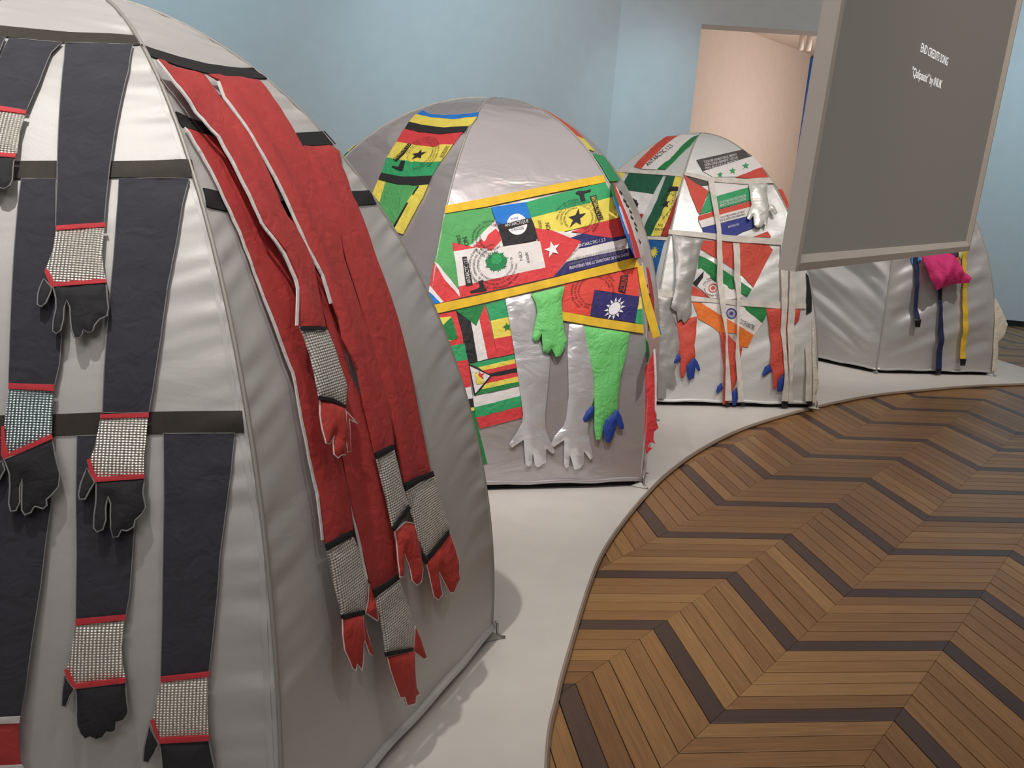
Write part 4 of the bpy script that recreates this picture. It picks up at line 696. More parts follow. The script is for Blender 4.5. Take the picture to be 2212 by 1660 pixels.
{'kind':'R','t':1,'k':-1,'n':'stripe','m':'red_cloth2','P':[2520,1950,3921,2080,3972,1998,2750,1893],'d':0.0066,'pf':0,'par':'f26','wr':0.0025},
{'kind':'R','t':1,'k':-1,'n':'stripe','m':'black_cloth2','P':[2720,1893,3969,2002,4025,1920,2894,1840],'d':0.0074,'pf':0,'par':'f26','wr':0.0025},
{'kind':'R','t':1,'k':-1,'n':'stripe','m':'red_cloth2','P':[2782,1840,4022,1925,4050,1851,2666,1721],'d':0.0082,'pf':0,'par':'f26','wr':0.0025},
{'kind':'R','t':1,'k':-1,'n':'stripe','m':'yellow_cloth','P':[2673,1730,4047,1855,4082,1769,2490,1622],'d':0.009000000000000001,'pf':0,'par':'f26','wr':0.0025},
{'kind':'R','t':1,'k':-1,'n':'stripe','m':'green_cloth4','P':[2503,1631,4079,1773,4140,1704,2260,1534],'d':0.0098,'pf':0,'par':'f26','wr':0.0025},
{'kind':'R','t':1,'k':-1,'n':'triangle','m':'black_cloth2','P':[1888,2062,2920,1865,2248,1528],'d':0.0106,'pf':0,'par':'f26','wr':0.0025},
{'kind':'R','t':1,'k':-1,'n':'triangle','m':'white_cloth','P':[1934,2025,2827,1865,2258,1568],'d':0.0125,'pf':0,'par':'f26','wr':0.0025},
{'kind':'S','t':1,'k':-1,'n':'star','m':'red_cloth2','sh':'star','fr':[0.24083,0.18622,0.02147,0.00223,-0.007,0.00854],'par':'f26','d':0.0137},
{'kind':'R','t':1,'k':-1,'n':'bird_emblem','m':'yellow_cloth','P':[2178,1915,2242,1926,2306,1873,2467,1826,2596,1778,2580,1741,2296,1719,2233,1766,2249,1826,2143,1872],'d':0.0147,'pf':0,'par':'f26','wr':0.0},
{'kind':'R','t':1,'k':-1,'n':'flag','m':'white_cloth','P':[2182,1521,4154,1702,4253,1527,2281,1327],'d':0.005,'pf':0,'wr':0.0025,'key':'f27','lab':'white,green and red striped flag,lowest in the left stack'},
{'kind':'R','t':1,'k':-1,'n':'stripe','m':'green_cloth3','P':[2279,1332,4250,1532,4319,1349,2364,1156],'d':0.0058000000000000005,'pf':0,'par':'f27','wr':0.0025},
{'kind':'R','t':1,'k':-1,'n':'stripe','m':'red_cloth2','P':[2361,1161,4316,1354,4405,1158,2568,973],'d':0.0066,'pf':0,'par':'f27','wr':0.0025},
{'kind':'R','t':1,'k':-1,'n':'strap','m':'yellow_web','P':[-73,4917,2089,5145,5330,5488,9859,5925,9755,5733,5262,5297,2130,4953,-10,4755],'d':0.01,'pf':0.0,'wr':0.0,'lab':'yellow webbing strap above the flags'},
{'kind':'R','t':1,'k':-1,'n':'strap','m':'yellow_web','P':[103,3040,1953,3220,4440,3476,7141,3773,9908,4068,10066,3896,7101,3608,4443,3332,1985,3064,244,2889],'d':0.013,'pf':0.0,'wr':0.0,'lab':'yellow webbing strap below the flags'},
{'kind':'R','t':1,'k':-1,'n':'strap','m':'yellow_web','P':[5937,2997,7517,2908,9817,2800,9825,2645,7708,2741,5963,2839],'d':0.012,'pf':0.0,'wr':0.0,'lab':'short yellow webbing strap under the navy flag'},
{'kind':'A','key':'a28','n':'satin_glove','lab':'silver satin long glove,left one of the pair on the flag dome','cat':'glove','grp':'silver satin gloves on the flag dome','t':1,'k':-1},
{'kind':'R','t':1,'k':-1,'n':'glove','m':'silver_satin','P':[3310,3186,4492,3301,4735,3125,4801,2853,4936,2475,5150,2300,5387,2214,5397,2082,5358,1645,5307,1208,5412,924,5577,792,5856,580,5767,543,5466,634,5513,394,5325,347,5165,301,5030,353,4890,553,4896,376,4753,333,4620,356,4456,786,3980,657,3858,716,4105,885,4337,1080,4355,1210,4149,1642,3923,2074,3562,2729],'d':(0.01,0.02),'pf':0.012,'par':'a28','wr':0.005},
{'kind':'A','key':'a29','n':'satin_glove','lab':'silver satin long glove,right one of the pair on the flag dome','cat':'glove','grp':'silver satin gloves on the flag dome','t':1,'k':-1},
{'kind':'R','t':1,'k':-1,'n':'glove','m':'silver_satin','P':[6271,2783,6949,2763,7143,2426,7414,1981,7488,1538,7298,1206,7275,917,7598,469,7491,424,7167,579,7215,359,7059,277,6803,256,6676,385,6544,520,6529,319,6394,282,6307,366,6236,777,5802,658,5671,692,5798,834,6165,1009,6258,1141,6317,1536,6200,2307],'d':(0.01,0.02),'pf':0.012,'par':'a29','wr':0.005},
{'kind':'A','key':'a30','n':'green_glove','lab':'short bright green glove hanging over the two silver gloves','cat':'glove','t':1,'k':-1},
{'kind':'R','t':1,'k':-1,'n':'glove','m':'lime_cloth','P':[4463,3287,6065,3457,5889,3203,5892,2907,5967,2640,6091,2465,5944,2332,5760,2222,5588,2206,5400,2350,5326,2306,5213,2269,5011,2300,4965,2478,4933,2609,4803,2487,4632,2471,4532,2518,4613,2694,4738,2962,4669,3119],'d':(0.022,0.04),'pf':0.014,'par':'a30','wr':0.006},
{'kind':'A','key':'a31','n':'green_glove','lab':'long bright green glove with dark blue fingers','cat':'glove','t':1,'k':-1},
{'kind':'R','t':1,'k':-1,'n':'glove','m':'lime_cloth','P':[6959,2752,9137,2647,8858,2191,8610,1877,8535,1544,8527,1300,8020,1124,7900,948,7812,777,7635,789,7514,993,7464,1367,7427,1829,7174,2315],'d':(0.012,0.03),'pf':0.012,'par':'a31','wr':0.006},
{'kind':'R','t':1,'k':-1,'n':'blue_thumb','m':'blue_glove','P':[7352,1369,7454,1347,7470,1248,7203,1104,7033,1089,6965,1149,7116,1281],'d':0.028,'pf':0.012,'par':'a31','wr':0.002},
{'kind':'R','t':1,'k':-1,'n':'blue_fingers','m':'blue_glove','P':[8507,1315,8703,1192,8862,1024,8845,962,8653,976,8486,1081,8481,947,8386,835,8261,731,8082,743,7954,882,7910,1016,8007,1127],'d':0.03,'pf':0.012,'par':'a31','wr':0.002},
{'kind':'R','t':1,'k':-2,'n':'flag','m':'blue_cloth','P':[1694,7820,3578,7647,5672,7608,7866,7671,10290,7834,10345,7602,7563,7417,4364,7479,1685,7610],'d':0.005,'pf':0,'wr':0.0025,'key':'f32','lab':'tall stack of striped flags with a black star'},
{'kind':'R','t':1,'k':-2,'n':'stripe','m':'yellow_cloth','P':[1731,7603,4397,7472,7568,7418,10373,7603,10141,7270,9761,7151,7164,7054,4508,7120,2498,7218],'d':0.0058000000000000005,'pf':0,'par':'f32','wr':0.0025},
{'kind':'R','t':1,'k':-2,'n':'stripe','m':'red_cloth2','P':[3021,6932,4839,6845,7242,6797,9567,6920,9352,6719,9116,6470,7960,6436,7604,6360,5545,6380,3618,6444],'d':0.0066,'pf':0,'par':'f32','wr':0.0025},
{'kind':'R','t':1,'k':-2,'n':'stripe','m':'yellow_cloth','P':[3646,6446,5561,6376,7627,6351,7974,6432,9122,6472,8915,6196,8677,5956,7646,5892,6534,5865,5361,5900,3965,5936],'d':0.0074,'pf':0,'par':'f32','wr':0.0025},
{'kind':'R','t':1,'k':-2,'n':'stripe','m':'green_cloth3','P':[3984,5938,5375,5897,7590,5887,8683,5958,8433,5557,7104,5492,6125,5465,4383,5504],'d':0.0082,'pf':0,'par':'f32','wr':0.0025},
{'kind':'R','t':1,'k':-2,'n':'stripe','m':'yellow_cloth','P':[4459,5346,5180,5291,5365,4957,5401,4797,4568,4983],'d':0.009000000000000001,'pf':0,'par':'f32','wr':0.0025},
{'kind':'R','t':1,'k':-2,'n':'stripe','m':'green_cloth','P':[5159,5288,7734,5294,7611,5099,7194,4648,6961,4333,5419,4790],'d':0.0098,'pf':0,'par':'f32','wr':0.0025},
{'kind':'R','t':1,'k':-2,'n':'stripe','m':'yellow_cloth','P':[7756,5282,8429,5346,8351,5048,8068,4665,7735,4213,7258,4241,6968,4334],'d':0.0106,'pf':0,'par':'f32','wr':0.0025},
{'kind':'R','t':1,'k':-2,'n':'stripe','m':'black_print','P':[7761,5284,7849,5263,7106,4319,6968,4330],'d':0.0114,'pf':0,'par':'f32','wr':0.0025},
{'kind':'R','t':1,'k':-2,'n':'strap','m':'black_web','P':[2596,7202,4610,7098,7261,7023,9830,7136,9683,6916,7293,6783,4920,6825,3126,6917],'d':0.009,'pf':0.0,'wr':0.0},
{'kind':'R','t':1,'k':-2,'n':'strap','m':'black_web','P':[4443,5501,6188,5453,7172,5474,8512,5553,8445,5337,7434,5271,6140,5261,4515,5329],'d':0.0125,'pf':0.0,'wr':0.0},
{'kind':'S','t':1,'k':-2,'n':'star','m':'black_print','sh':'star','fr':[0.66702,0.60784,0.0629,0.00535,-0.00013,0.01522],'par':'f32','d':0.0125},
{'kind':'G','t':1,'k':-2,'n':'ring_lettering','m':'black_print','L':['TODO SER HUMANO TIENE EL DERECHO A DESPLAZARSE','MAS ALLA DE LAS FRONTERAS EL TERRITORIO DE SU ELECCION','EL CAPITAL,A LA POLUCION,LAS COMUNICACIONES'],'fr':[0.67534,0.6118,0.14533,0.00867,-0.03252,0.05065],'par':'f32','d':0.0125,'r0':1.0,'dr':-0.16,'a0':0.3,'sz':0.09},
{'kind':'R','t':1,'k':-2,'n':'label','m':'black_print','P':[5026,6411,5386,6364,5356,6060,5091,5831,4701,5893,4940,6126],'d':0.0118,'pf':0,'par':'f32','wr':0.0},
{'kind':'T','t':1,'k':-2,'n':'lettering','m':'yellow_cloth','s':'ANTARCTIC 1.2.3','q':[4981,5850,5385,6328,5109,6377,4700,5906],'par':'f32','d':0.0135},
{'kind':'R','t':1,'k':-2,'n':'boot_print','m':'black_print','P':[5479,5865,5818,5862,5973,5691,6049,5603,5729,5605,5028,5675,5034,5710,5579,5691],'d':0.0122,'pf':0,'par':'f32','wr':0.0},
{'kind':'T','t':1,'k':-2,'n':'lettering','m':'black_print','s':'BORDERS','q':[8852,6041,9004,6388,8673,6404,8522,6064],'par':'f32','d':0.0118},
{'kind':'R','t':2,'k':-1,'n':'flag','m':'grey_black_cloth','P':[1079,6909,4296,7276,9903,7802,10370,7410,5427,6862,2089,6388],'d':0.005,'pf':0,'wr':0.0025,'key':'f33','lab':'black,white and red flag with three green stars'},
{'kind':'R','t':2,'k':-1,'n':'stripe','m':'white_cloth','P':[2083,6393,5416,6858,10343,7404,10148,6824,6143,6282,3193,6196],'d':0.0058000000000000005,'pf':0,'par':'f33','wr':0.0025},
{'kind':'R','t':2,'k':-1,'n':'stripe','m':'red_cloth4','P':[5806,6239,10156,6829,9917,6355,7741,6240],'d':0.0066,'pf':0,'par':'f33','wr':0.0025},
{'kind':'S','t':2,'k':-1,'n':'star','m':'green_cloth3','sh':'star','fr':[0.40668,0.63052,0.03941,0.00331,0.00592,0.01422],'par':'f33','d':0.0095},
{'kind':'S','t':2,'k':-1,'n':'star','m':'green_cloth3','sh':'star','fr':[0.57265,0.65168,0.04933,0.00371,0.0169,0.01713],'par':'f33','d':0.0095},
{'kind':'S','t':2,'k':-1,'n':'star','m':'green_cloth3','sh':'star','fr':[0.78294,0.68114,0.06088,0.00418,0.0375,0.02],'par':'f33','d':0.0095},
{'kind':'T','t':2,'k':-1,'n':'lettering','m':'white_print','s':'TODO SER HUMANO TIENE EL DERECHO A','q':[2105,6758,7489,7350,7731,7500,2037,6878],'par':'f33','d':0.0085},
{'kind':'T','t':2,'k':-1,'n':'lettering','m':'white_print','s':'DESPLAZARSE LIBREMENTE Y CIRCULAR','q':[2250,6617,7312,7176,7502,7316,2188,6731],'par':'f33','d':0.0085},
{'kind':'T','t':2,'k':-1,'n':'lettering','m':'white_print','s':'MAS ALLA DE LAS FRONTERAS','q':[2384,6481,7178,7013,7331,7144,2328,6591],'par':'f33','d':0.0085},
{'kind':'R','t':2,'k':-1,'n':'flag','m':'white_cloth','P':[1915,5818,2742,5960,7020,6010,7002,5865,3522,5447,2748,5633],'d':0.005,'pf':0,'wr':0.0025,'key':'f34','lab':'patchwork of triangular striped flags beneath the upper strap'},
{'kind':'R','t':2,'k':-1,'n':'stripe','m':'red_cloth4','P':[-12,6164,1368,5897,2763,5631,2400,5212,2034,4806,1845,4891,1022,5490],'d':0.0058000000000000005,'pf':0,'par':'f34','wr':0.0025},
{'kind':'R','t':2,'k':-1,'n':'stripe','m':'grey_black_cloth','P':[12,6170,1403,6098,2731,6026,2681,5827,1911,5793],'d':0.0066,'pf':0,'par':'f34','wr':0.0025},
{'kind':'R','t':2,'k':-1,'n':'stripe','m':'green_cloth3','P':[3508,5447,6964,5864,6851,5415,3560,4998,2949,4924,2028,4797,2561,5333,2735,5607],'d':0.0074,'pf':0,'par':'f34','wr':0.0025},
{'kind':'R','t':2,'k':-1,'n':'stripe','m':'red_cloth4','P':[1950,4752,2946,4889,6821,5384,6690,5179,3545,4803,2003,4591],'d':0.0082,'pf':0,'par':'f34','wr':0.0025},
{'kind':'R','t':2,'k':-1,'n':'stripe','m':'white_cloth','P':[2000,4590,3540,4801,6636,5175,6711,4915,2265,4390],'d':0.009000000000000001,'pf':0,'par':'f34','wr':0.0025},
{'kind':'R','t':2,'k':-1,'n':'stripe','m':'navy_cloth2','P':[2300,4390,3773,4547,6543,4893,6551,4510,5517,4359,4930,4227,2448,4216],'d':0.0098,'pf':0,'par':'f34','wr':0.0025},
{'kind':'R','t':2,'k':-1,'n':'stripe','m':'red_cloth4','P':[6218,4213,7565,4419,7702,4245],'d':0.0106,'pf':0,'par':'f34','wr':0.0025},
{'kind':'T','t':2,'k':-1,'n':'lettering','m':'white_print','s':'TODO SER HUMANO TIENE EL DERECHO A DESPLAZARSE','q':[3682,5163,6313,5493,6359,5584,3664,5248],'par':'f34','d':0.0122},
{'kind':'T','t':2,'k':-1,'n':'lettering','m':'white_print','s':'LIBREMENTE Y CIRCULAR MAS ALLA DE LAS FRONTERAS','q':[3716,5064,6288,5387,6320,5476,3698,5147],'par':'f34','d':0.0122},
{'kind':'T','t':2,'k':-1,'n':'lettering','m':'black_print','s':'TOUT ÊTRE HUMAIN A LE DROIT','q':[3728,4696,5906,4965,5926,5040,3708,4767],'par':'f34','d':0.0122},
{'kind':'T','t':2,'k':-1,'n':'lettering','m':'black_print','s':'DE SE DÉPLACER LIBREMENT','q':[3748,4613,5909,4878,5918,4952,3727,4680],'par':'f34','d':0.0122},
{'kind':'T','t':2,'k':-1,'n':'lettering','m':'white_print','s':'ANTARCTIC','q':[4309,4419,5241,4533,5242,4594,4301,4479],'par':'f34','d':0.0132},
{'kind':'R','t':2,'k':-1,'n':'flag','m':'red_cloth4','P':[2411,4035,4313,4037,7377,4023,7679,3888,6673,3305,5972,2841,5319,3145,3934,3487,2342,3780],'d':0.005,'pf':0,'wr':0.007,'key':'f35','lab':'crumpled red and green flag between the middle straps'},
{'kind':'R','t':2,'k':-1,'n':'stripe','m':'green_cloth4','P':[2286,3612,2719,3568,3585,3372,4628,3130,5829,2792,5553,2608,3624,2928,2229,3237],'d':0.0058000000000000005,'pf':0,'par':'f35','wr':0.007},
{'kind':'R','t':2,'k':-1,'n':'stripe','m':'white_cloth','P':[2081,3211,2433,3271,3444,3011,4712,2783,5245,2623,5186,2576,4373,2509,3215,2539,2662,2721,2116,2869],'d':0.0066,'pf':0,'par':'f35','wr':0.007},
{'kind':'R','t':2,'k':-1,'n':'stripe','m':'red_cloth4','P':[1997,2816,2664,2697,3212,2539,2001,2572],'d':0.0074,'pf':0,'par':'f35','wr':0.007},
{'kind':'S','t':2,'k':-1,'n':'emblem','m':'red_cloth4','sh':'ring','fr':[0.33707,0.27898,0.02913,0.00286,-0.00445,0.01135],'par':'f35','d':0.0092},
{'kind':'G','t':2,'k':-1,'n':'ring_lettering','m':'black_print','L':['TODO SER HUMANO TIENE EL DERECHO A DESPLAZARSE','MAS ALLA DE LAS FRONTERAS EL TERRITORIO DE SU ELECCION'],'fr':[0.33398,0.28006,0.06444,0.00585,-0.00929,0.02511],'par':'f35','d':0.0092,'r0':1.0,'dr':-0.2,'a0':1.9,'sz':0.14},
{'kind':'R','t':2,'k':-1,'n':'label','m':'black_print','P':[2428,3093,2649,3202,2649,3039,2285,2802,2001,2888],'d':0.0092,'pf':0,'par':'f35','wr':0.0},
{'kind':'R','t':2,'k':-1,'n':'flag','m':'white_cloth','P':[2619,2406,3463,2466,5138,2396,6628,1988,6073,1666,4140,2063],'d':0.005,'pf':0,'wr':0.0025,'key':'f36','lab':'orange,white and green flag with a wheel'},
{'kind':'R','t':2,'k':-1,'n':'stripe','m':'orange_cloth','P':[2105,2414,2616,2405,4136,2067,6042,1670,5740,1355,5108,1389,4904,1691,3859,1697,3512,1805,2545,2016,2451,2137],'d':0.0058000000000000005,'pf':0,'par':'f36','wr':0.0025},
{'kind':'R','t':2,'k':-1,'n':'stripe','m':'green_cloth4','P':[5102,2379,6783,2347,6873,2236,6536,1968],'d':0.0066,'pf':0,'par':'f36','wr':0.0025},
{'kind':'S','t':2,'k':-1,'n':'wheel','m':'navy_cloth2','sh':'wheel','fr':[0.45596,0.21729,0.03226,0.00056,-0.00226,0.01327],'par':'f36','d':0.0095},
{'kind':'T','t':2,'k':-1,'n':'lettering','m':'black_print','s':'TODO SER HUMANO TIENE','q':[5036,1939,5997,1779,6077,1890,5168,2051],'par':'f36','d':0.0082},
{'kind':'R','t':2,'k':-1,'n':'strap','m':'white_web','P':[-111,6296,2923,6164,7173,6191,10013,6333,10043,6094,6367,5953,2590,5987,-5,6149],'d':0.012,'pf':0.0,'wr':0.0},
{'kind':'R','t':2,'k':-1,'n':'strap','m':'white_web','P':[-232,4275,2269,4241,4283,4217,6789,4207,8712,4206,8513,4032,6559,4029,4268,4038,2299,4085,-210,4139],'d':0.014,'pf':0.0,'wr':0.0},
{'kind':'R','t':2,'k':-1,'n':'strap','m':'white_web','P':[-273,2687,825,2637,1984,2570,3369,2517,5104,2505,7635,2518,9436,2498,9399,2375,7547,2343,5108,2366,3212,2421,2022,2421,820,2487,-135,2525],'d':0.012,'pf':0.0,'wr':0.0},
{'kind':'A','key':'a37','n':'satin_glove','lab':'short silver glove under the upper white strap,thumb pointing right','cat':'glove','grp':'gloves on the patchwork dome','t':2,'k':-1},
{'kind':'R','t':2,'k':-1,'n':'glove','m':'silver_cloth','P':[6926,5967,9053,6029,8534,5652,8271,5282,7912,4935,7387,4505,7183,4592,6951,4494,6600,4455,6362,4540,6479,4832,6059,4672,5857,4721,6116,4920,6580,5202],'d':(0.016,0.04),'pf':0.016,'par':'a37','wr':0.006},
{'kind':'R','t':2,'k':-1,'n':'glove_thumb','m':'silver_cloth','P':[8117,5243,8522,5181,8643,4959,8408,4900,8008,5071],'d':0.045,'pf':0.012,'par':'a37','wr':0.002},
{'kind':'A','key':'a38','n':'satin_glove','lab':'grey satin glove with grey sleeve left of the crumpled red flag','cat':'glove','grp':'gloves on the patchwork dome','t':2,'k':-1},
{'kind':'R','t':2,'k':-1,'n':'glove','m':'grey_satin','P':[116,4133,2440,4038,2274,3792,2139,3326,1909,2803,2026,3131,1954,2898,1910,2559,2013,2079,1819,1968,1624,1875,1435,1983,1261,1922,1092,2149,892,2178,717,2251,761,2471,814,2633,653,3293],'d':(0.012,0.04),'pf':0.016,'par':'a38','wr':0.008},
{'kind':'A','key':'a39','n':'satin_glove','lab':'dark silver glove at the lower left corner of the patchwork dome','cat':'glove','grp':'gloves on the patchwork dome','t':2,'k':-1},
{'kind':'R','t':2,'k':-1,'n':'glove','m':'grey_satin','P':[-127,2523,827,2486,808,2194,1222,1897,1440,1685,1551,1259,1377,727,1591,432,1481,320,1260,382,1051,401,1101,103,633,77,316,1030],'d':(0.01,0.03),'pf':0.014,'par':'a39','wr':0.008},
{'kind':'A','key':'a40','n':'red_glove','lab':'red glove with blue fingertips under the grey glove','cat':'glove','grp':'gloves on the patchwork dome','t':2,'k':-1},
{'kind':'R','t':2,'k':-1,'n':'glove','m':'red_cloth4','P':[1280,1898,1691,1991,2445,2059,2459,1701,2364,1377,2485,1102,2094,927,1982,735,1938,593,1809,592,1688,732,1623,1048,1494,1216,1494,1471],'d':(0.012,0.03),'pf':0.012,'par':'a40','wr':0.006},
{'kind':'R','t':2,'k':-1,'n':'blue_thumb','m':'blue_glove','P':[1475,1165,1633,1051,1303,898,1117,881,1153,1023],'d':0.032,'pf':0.01,'par':'a40','wr':0.002},
{'kind':'R','t':2,'k':-1,'n':'blue_fingers','m':'blue_glove','P':[2396,1086,2634,979,2849,790,2770,753,2507,861,2567,595,2428,572,2312,524,2142,633,1995,886],'d':0.032,'pf':0.01,'par':'a40','wr':0.002},
{'kind':'A','key':'a41','n':'red_glove','lab':'red glove with blue fingers behind the two middle hanging straps','cat':'glove','grp':'gloves on the patchwork dome','t':2,'k':-1},
{'kind':'R','t':2,'k':-1,'n':'glove','m':'red_cloth4','P':[3840,1712,4395,1655,5079,1405,5385,1355,5240,1007,5109,551,4882,266,4777,3,4435,-37,4382,261,4303,866,3979,1508],'d':(0.01,0.022),'pf':0.012,'par':'a41','wr':0.006},
{'kind':'R','t':2,'k':-1,'n':'blue_thumb','m':'blue_glove','P':[4226,497,4332,351,4059,235,3957,282,4011,413],'d':0.024,'pf':0.01,'par':'a41','wr':0.002},
{'kind':'R','t':2,'k':-1,'n':'blue_fingers','m':'blue_glove','P':[5124,392,5262,120,5195,-40,5014,-52,4872,116,4866,269],'d':0.024,'pf':0.01,'par':'a41','wr':0.002},
{'kind':'A','key':'a42','n':'red_glove','lab':'red glove with blue fingers behind the right pair of hanging straps','cat':'glove','grp':'gloves on the patchwork dome','t':2,'k':-1},
{'kind':'R','t':2,'k':-1,'n':'glove','m':'red_cloth4','P':[6755,2338,9063,2348,8878,2068,8175,1791,7992,1131,7859,769,7504,597,7438,377,7272,397,7151,771,7004,987,7095,1445,6988,1882],'d':(0.01,0.022),'pf':0.012,'par':'a42','wr':0.006},
{'kind':'R','t':2,'k':-1,'n':'blue_thumb','m':'blue_glove','P':[6926,982,7132,839,6661,687,6562,723,6677,902],'d':0.024,'pf':0.01,'par':'a42','wr':0.002},
{'kind':'R','t':2,'k':-1,'n':'blue_fingers','m':'blue_glove','P':[7488,603,7839,777,7933,476,7824,316,7513,324],'d':0.024,'pf':0.01,'par':'a42','wr':0.002},
{'kind':'R','t':2,'k':-1,'n':'hanging_strap','m':'white_web','P':[2594,5971,3206,5969,3370,5438,3653,4468,3804,3619,3912,2838,3958,2820,4075,2266,4203,1728,4379,1197,4829,89,4425,86,4290,877,4125,1619,3708,2369,3457,3153,3519,2682,3292,4459,2937,5251],'d':(0.02,0.05),'pf':0.001,'wr':0.0},
{'kind':'R','t':2,'k':-1,'n':'hanging_strap','m':'white_web','P':[4662,4005,5131,4002,5071,2716,5113,3078,5026,2619,4961,1956,4940,1696,5212,888,5520,74,5222,60,4848,1096,4826,1737,4792,2503,4661,3186,4695,2709],'d':(0.018,0.05),'pf':0.001,'wr':0.0},
{'kind':'R','t':2,'k':-1,'n':'hanging_strap','m':'white_web','P':[8309,4042,8791,4038,8200,2777,8371,3240,8026,2227,7893,1351,8005,704,8241,94,7811,101,7793,702,7626,1781,7859,3229,7642,2766],'d':(0.018,0.045),'pf':0.001,'wr':0.0},
{'kind':'R','t':2,'k':-1,'n':'hanging_strap','m':'white_web','P':[8753,3708,9180,3693,9007,3276,8614,2461,8400,1575,8264,925,8247,601,8496,78,8204,76,8023,922,7984,1569,8173,2453],'d':(0.02,0.05),'pf':0.001,'wr':0.0},
{'kind':'R','t':2,'k':-1,'n':'hanging_strap','m':'white_web','P':[9160,1409,9540,1546,9650,98,9283,95],'d':(0.012,0.035),'pf':0.001,'wr':0.0},
{'kind':'R','t':2,'k':-1,'n':'edge_trim','m':'black_web','P':[9800,3316,9901,3211,9892,2952,9883,2651,9765,2308,9419,2234,9498,2598,9671,2948],'d':0.01,'pf':0.0,'wr':0.0,'lab':'black,white and red piece along the right edge'},
{'kind':'R','t':2,'k':-1,'n':'buckle','m':'black_plastic','P':[4536,17,4746,19,4777,-78,4567,-80],'d':0.04,'pf':0.004,'wr':0.0},
{'kind':'R','t':2,'k':-1,'n':'buckle','m':'black_plastic','P':[5397,47,5662,49,5698,-60,5433,-62],'d':0.04,'pf':0.004,'wr':0.0},
{'kind':'R','t':2,'k':-1,'n':'buckle','m':'black_plastic','P':[7820,90,8198,94,8247,-49,7869,-52],'d':0.04,'pf':0.004,'wr':0.0},
{'kind':'R','t':2,'k':-1,'n':'buckle','m':'black_plastic','P':[9340,104,9669,107,9703,7,9374,5],'d':0.04,'pf':0.004,'wr':0.0},
{'kind':'R','t':2,'k':-2,'n':'flag','m':'red_cloth4','P':[-1714,8496,1450,8725,3390,7793,3604,7154,3369,6298,1868,6372,1424,7178],'d':0.005,'pf':0,'wr':0.0025,'key':'f43','lab':'red,white and green flag on the upper left panel'},
{'kind':'R','t':2,'k':-2,'n':'stripe','m':'white_cloth','P':[1597,8710,5105,8811,8979,8833,7121,7033,5902,6304,3386,6294,3630,7149],'d':0.0058000000000000005,'pf':0,'par':'f43','wr':0.0025},
{'kind':'R','t':2,'k':-2,'n':'stripe','m':'green_cloth4','P':[8597,8659,10260,8816,9375,7791,7809,6874,7071,6349,5839,6322,7044,7073],'d':0.0066,'pf':0,'par':'f43','wr':0.0025},
{'kind':'T','t':2,'k':-2,'n':'lettering','m':'black_print','s':'ANTARCTIC 1.2.3','q':[4245,6406,5556,7636,4057,7768,3517,6490],'par':'f43','d':0.0085},
{'kind':'R','t':2,'k':-2,'n':'flag','m':'yellow_cloth','P':[-956,6136,1391,6096,1846,5617],'d':0.005,'pf':0,'wr':0.0025,'key':'f44','lab':'small yellow triangle flag'},
{'kind':'R','t':2,'k':-2,'n':'flag','m':'green_dark','P':[2041,6089,7174,6077,6946,5330,2632,5404],'d':0.005,'pf':0,'wr':0.0025,'key':'f45','lab':'dark green rectangle of a flag'},
{'kind':'R','t':2,'k':-2,'n':'flag','m':'white_cloth','P':[2650,5396,6946,5330,6762,4641,5561,4616,4569,4871],'d':0.005,'pf':0,'wr':0.002,'key':'fm','lab':'white flag field with a dark round emblem and red end'},
{'kind':'R','t':2,'k':-2,'n':'stripe','m':'red_dark','P':[5572,4614,6794,4640,6673,4193],'d':0.006,'pf':0,'par':'fm','wr':0.0},
{'kind':'S','t':2,'k':-2,'n':'emblem','m':'black_print','sh':'blob','fr':[0.52535,0.49386,0.05928,0.00015,-0.04064,0.0201],'par':'fm','d':0.0075},
{'kind':'R','t':2,'k':-2,'n':'flag','m':'green_dark','P':[7624,6096,8940,6106,8885,5180,8701,4676,8224,4023,7246,4016,7739,5146],'d':0.005,'pf':0,'wr':0.0025,'key':'f46','lab':'green,yellow and red flag with printed black rings'},
{'kind':'R','t':2,'k':-2,'n':'stripe','m':'yellow_cloth','P':[8922,6102,9903,6075,9744,5561,9546,4703,9158,4062,8210,4024,8709,4674,8971,5577],'d':0.0058000000000000005,'pf':0,'par':'f46','wr':0.0025},
{'kind':'R','t':2,'k':-2,'n':'stripe','m':'red_dark','P':[9904,5381,9960,4875,9822,4073,9167,4058,9554,4701],'d':0.0066,'pf':0,'par':'f46','wr':0.0025},
{'kind':'S','t':2,'k':-2,'n':'star','m':'black_print','sh':'star','fr':[0.88843,0.50335,0.04409,0.00815,-0.0111,0.0168],'par':'f46','d':0.0085},
{'kind':'G','t':2,'k':-2,'n':'ring_lettering','m':'black_print','L':['TODO SER HUMANO TIENE EL','MAS ALLA DE LAS'],'fr':[0.89399,0.50353,0.0779,0.01601,0.01,0.04974],'par':'f46','d':0.0085,'r0':1.0,'dr':-0.25,'a0':0.3,'sz':0.2},
{'kind':'R','t':2,'k':-2,'n':'label','m':'black_print','P':[8639,5665,9758,5683,9789,5535,8591,5483],'d':0.0085,'pf':0,'par':'f46','wr':0.0},
{'kind':'T','t':2,'k':-2,'n':'lettering','m':'black_print','s':'NO','q':[8747,4313,9193,4330,9169,4420,8717,4403],'par':'f46','d':0.0085},
{'kind':'T','t':2,'k':-2,'n':'lettering','m':'black_print','s':'BORDERS','q':[8506,4184,9432,4220,9425,4294,8489,4258],'par':'f46','d':0.0085},
{'kind':'R','t':2,'k':-2,'n':'flag','m':'blue_dark','P':[7539,3907,9620,3959,9521,3402,9386,2593,8752,2967],'d':0.005,'pf':0,'wr':0.0025,'key':'f47','lab':'blue flag with a yellow sun'},
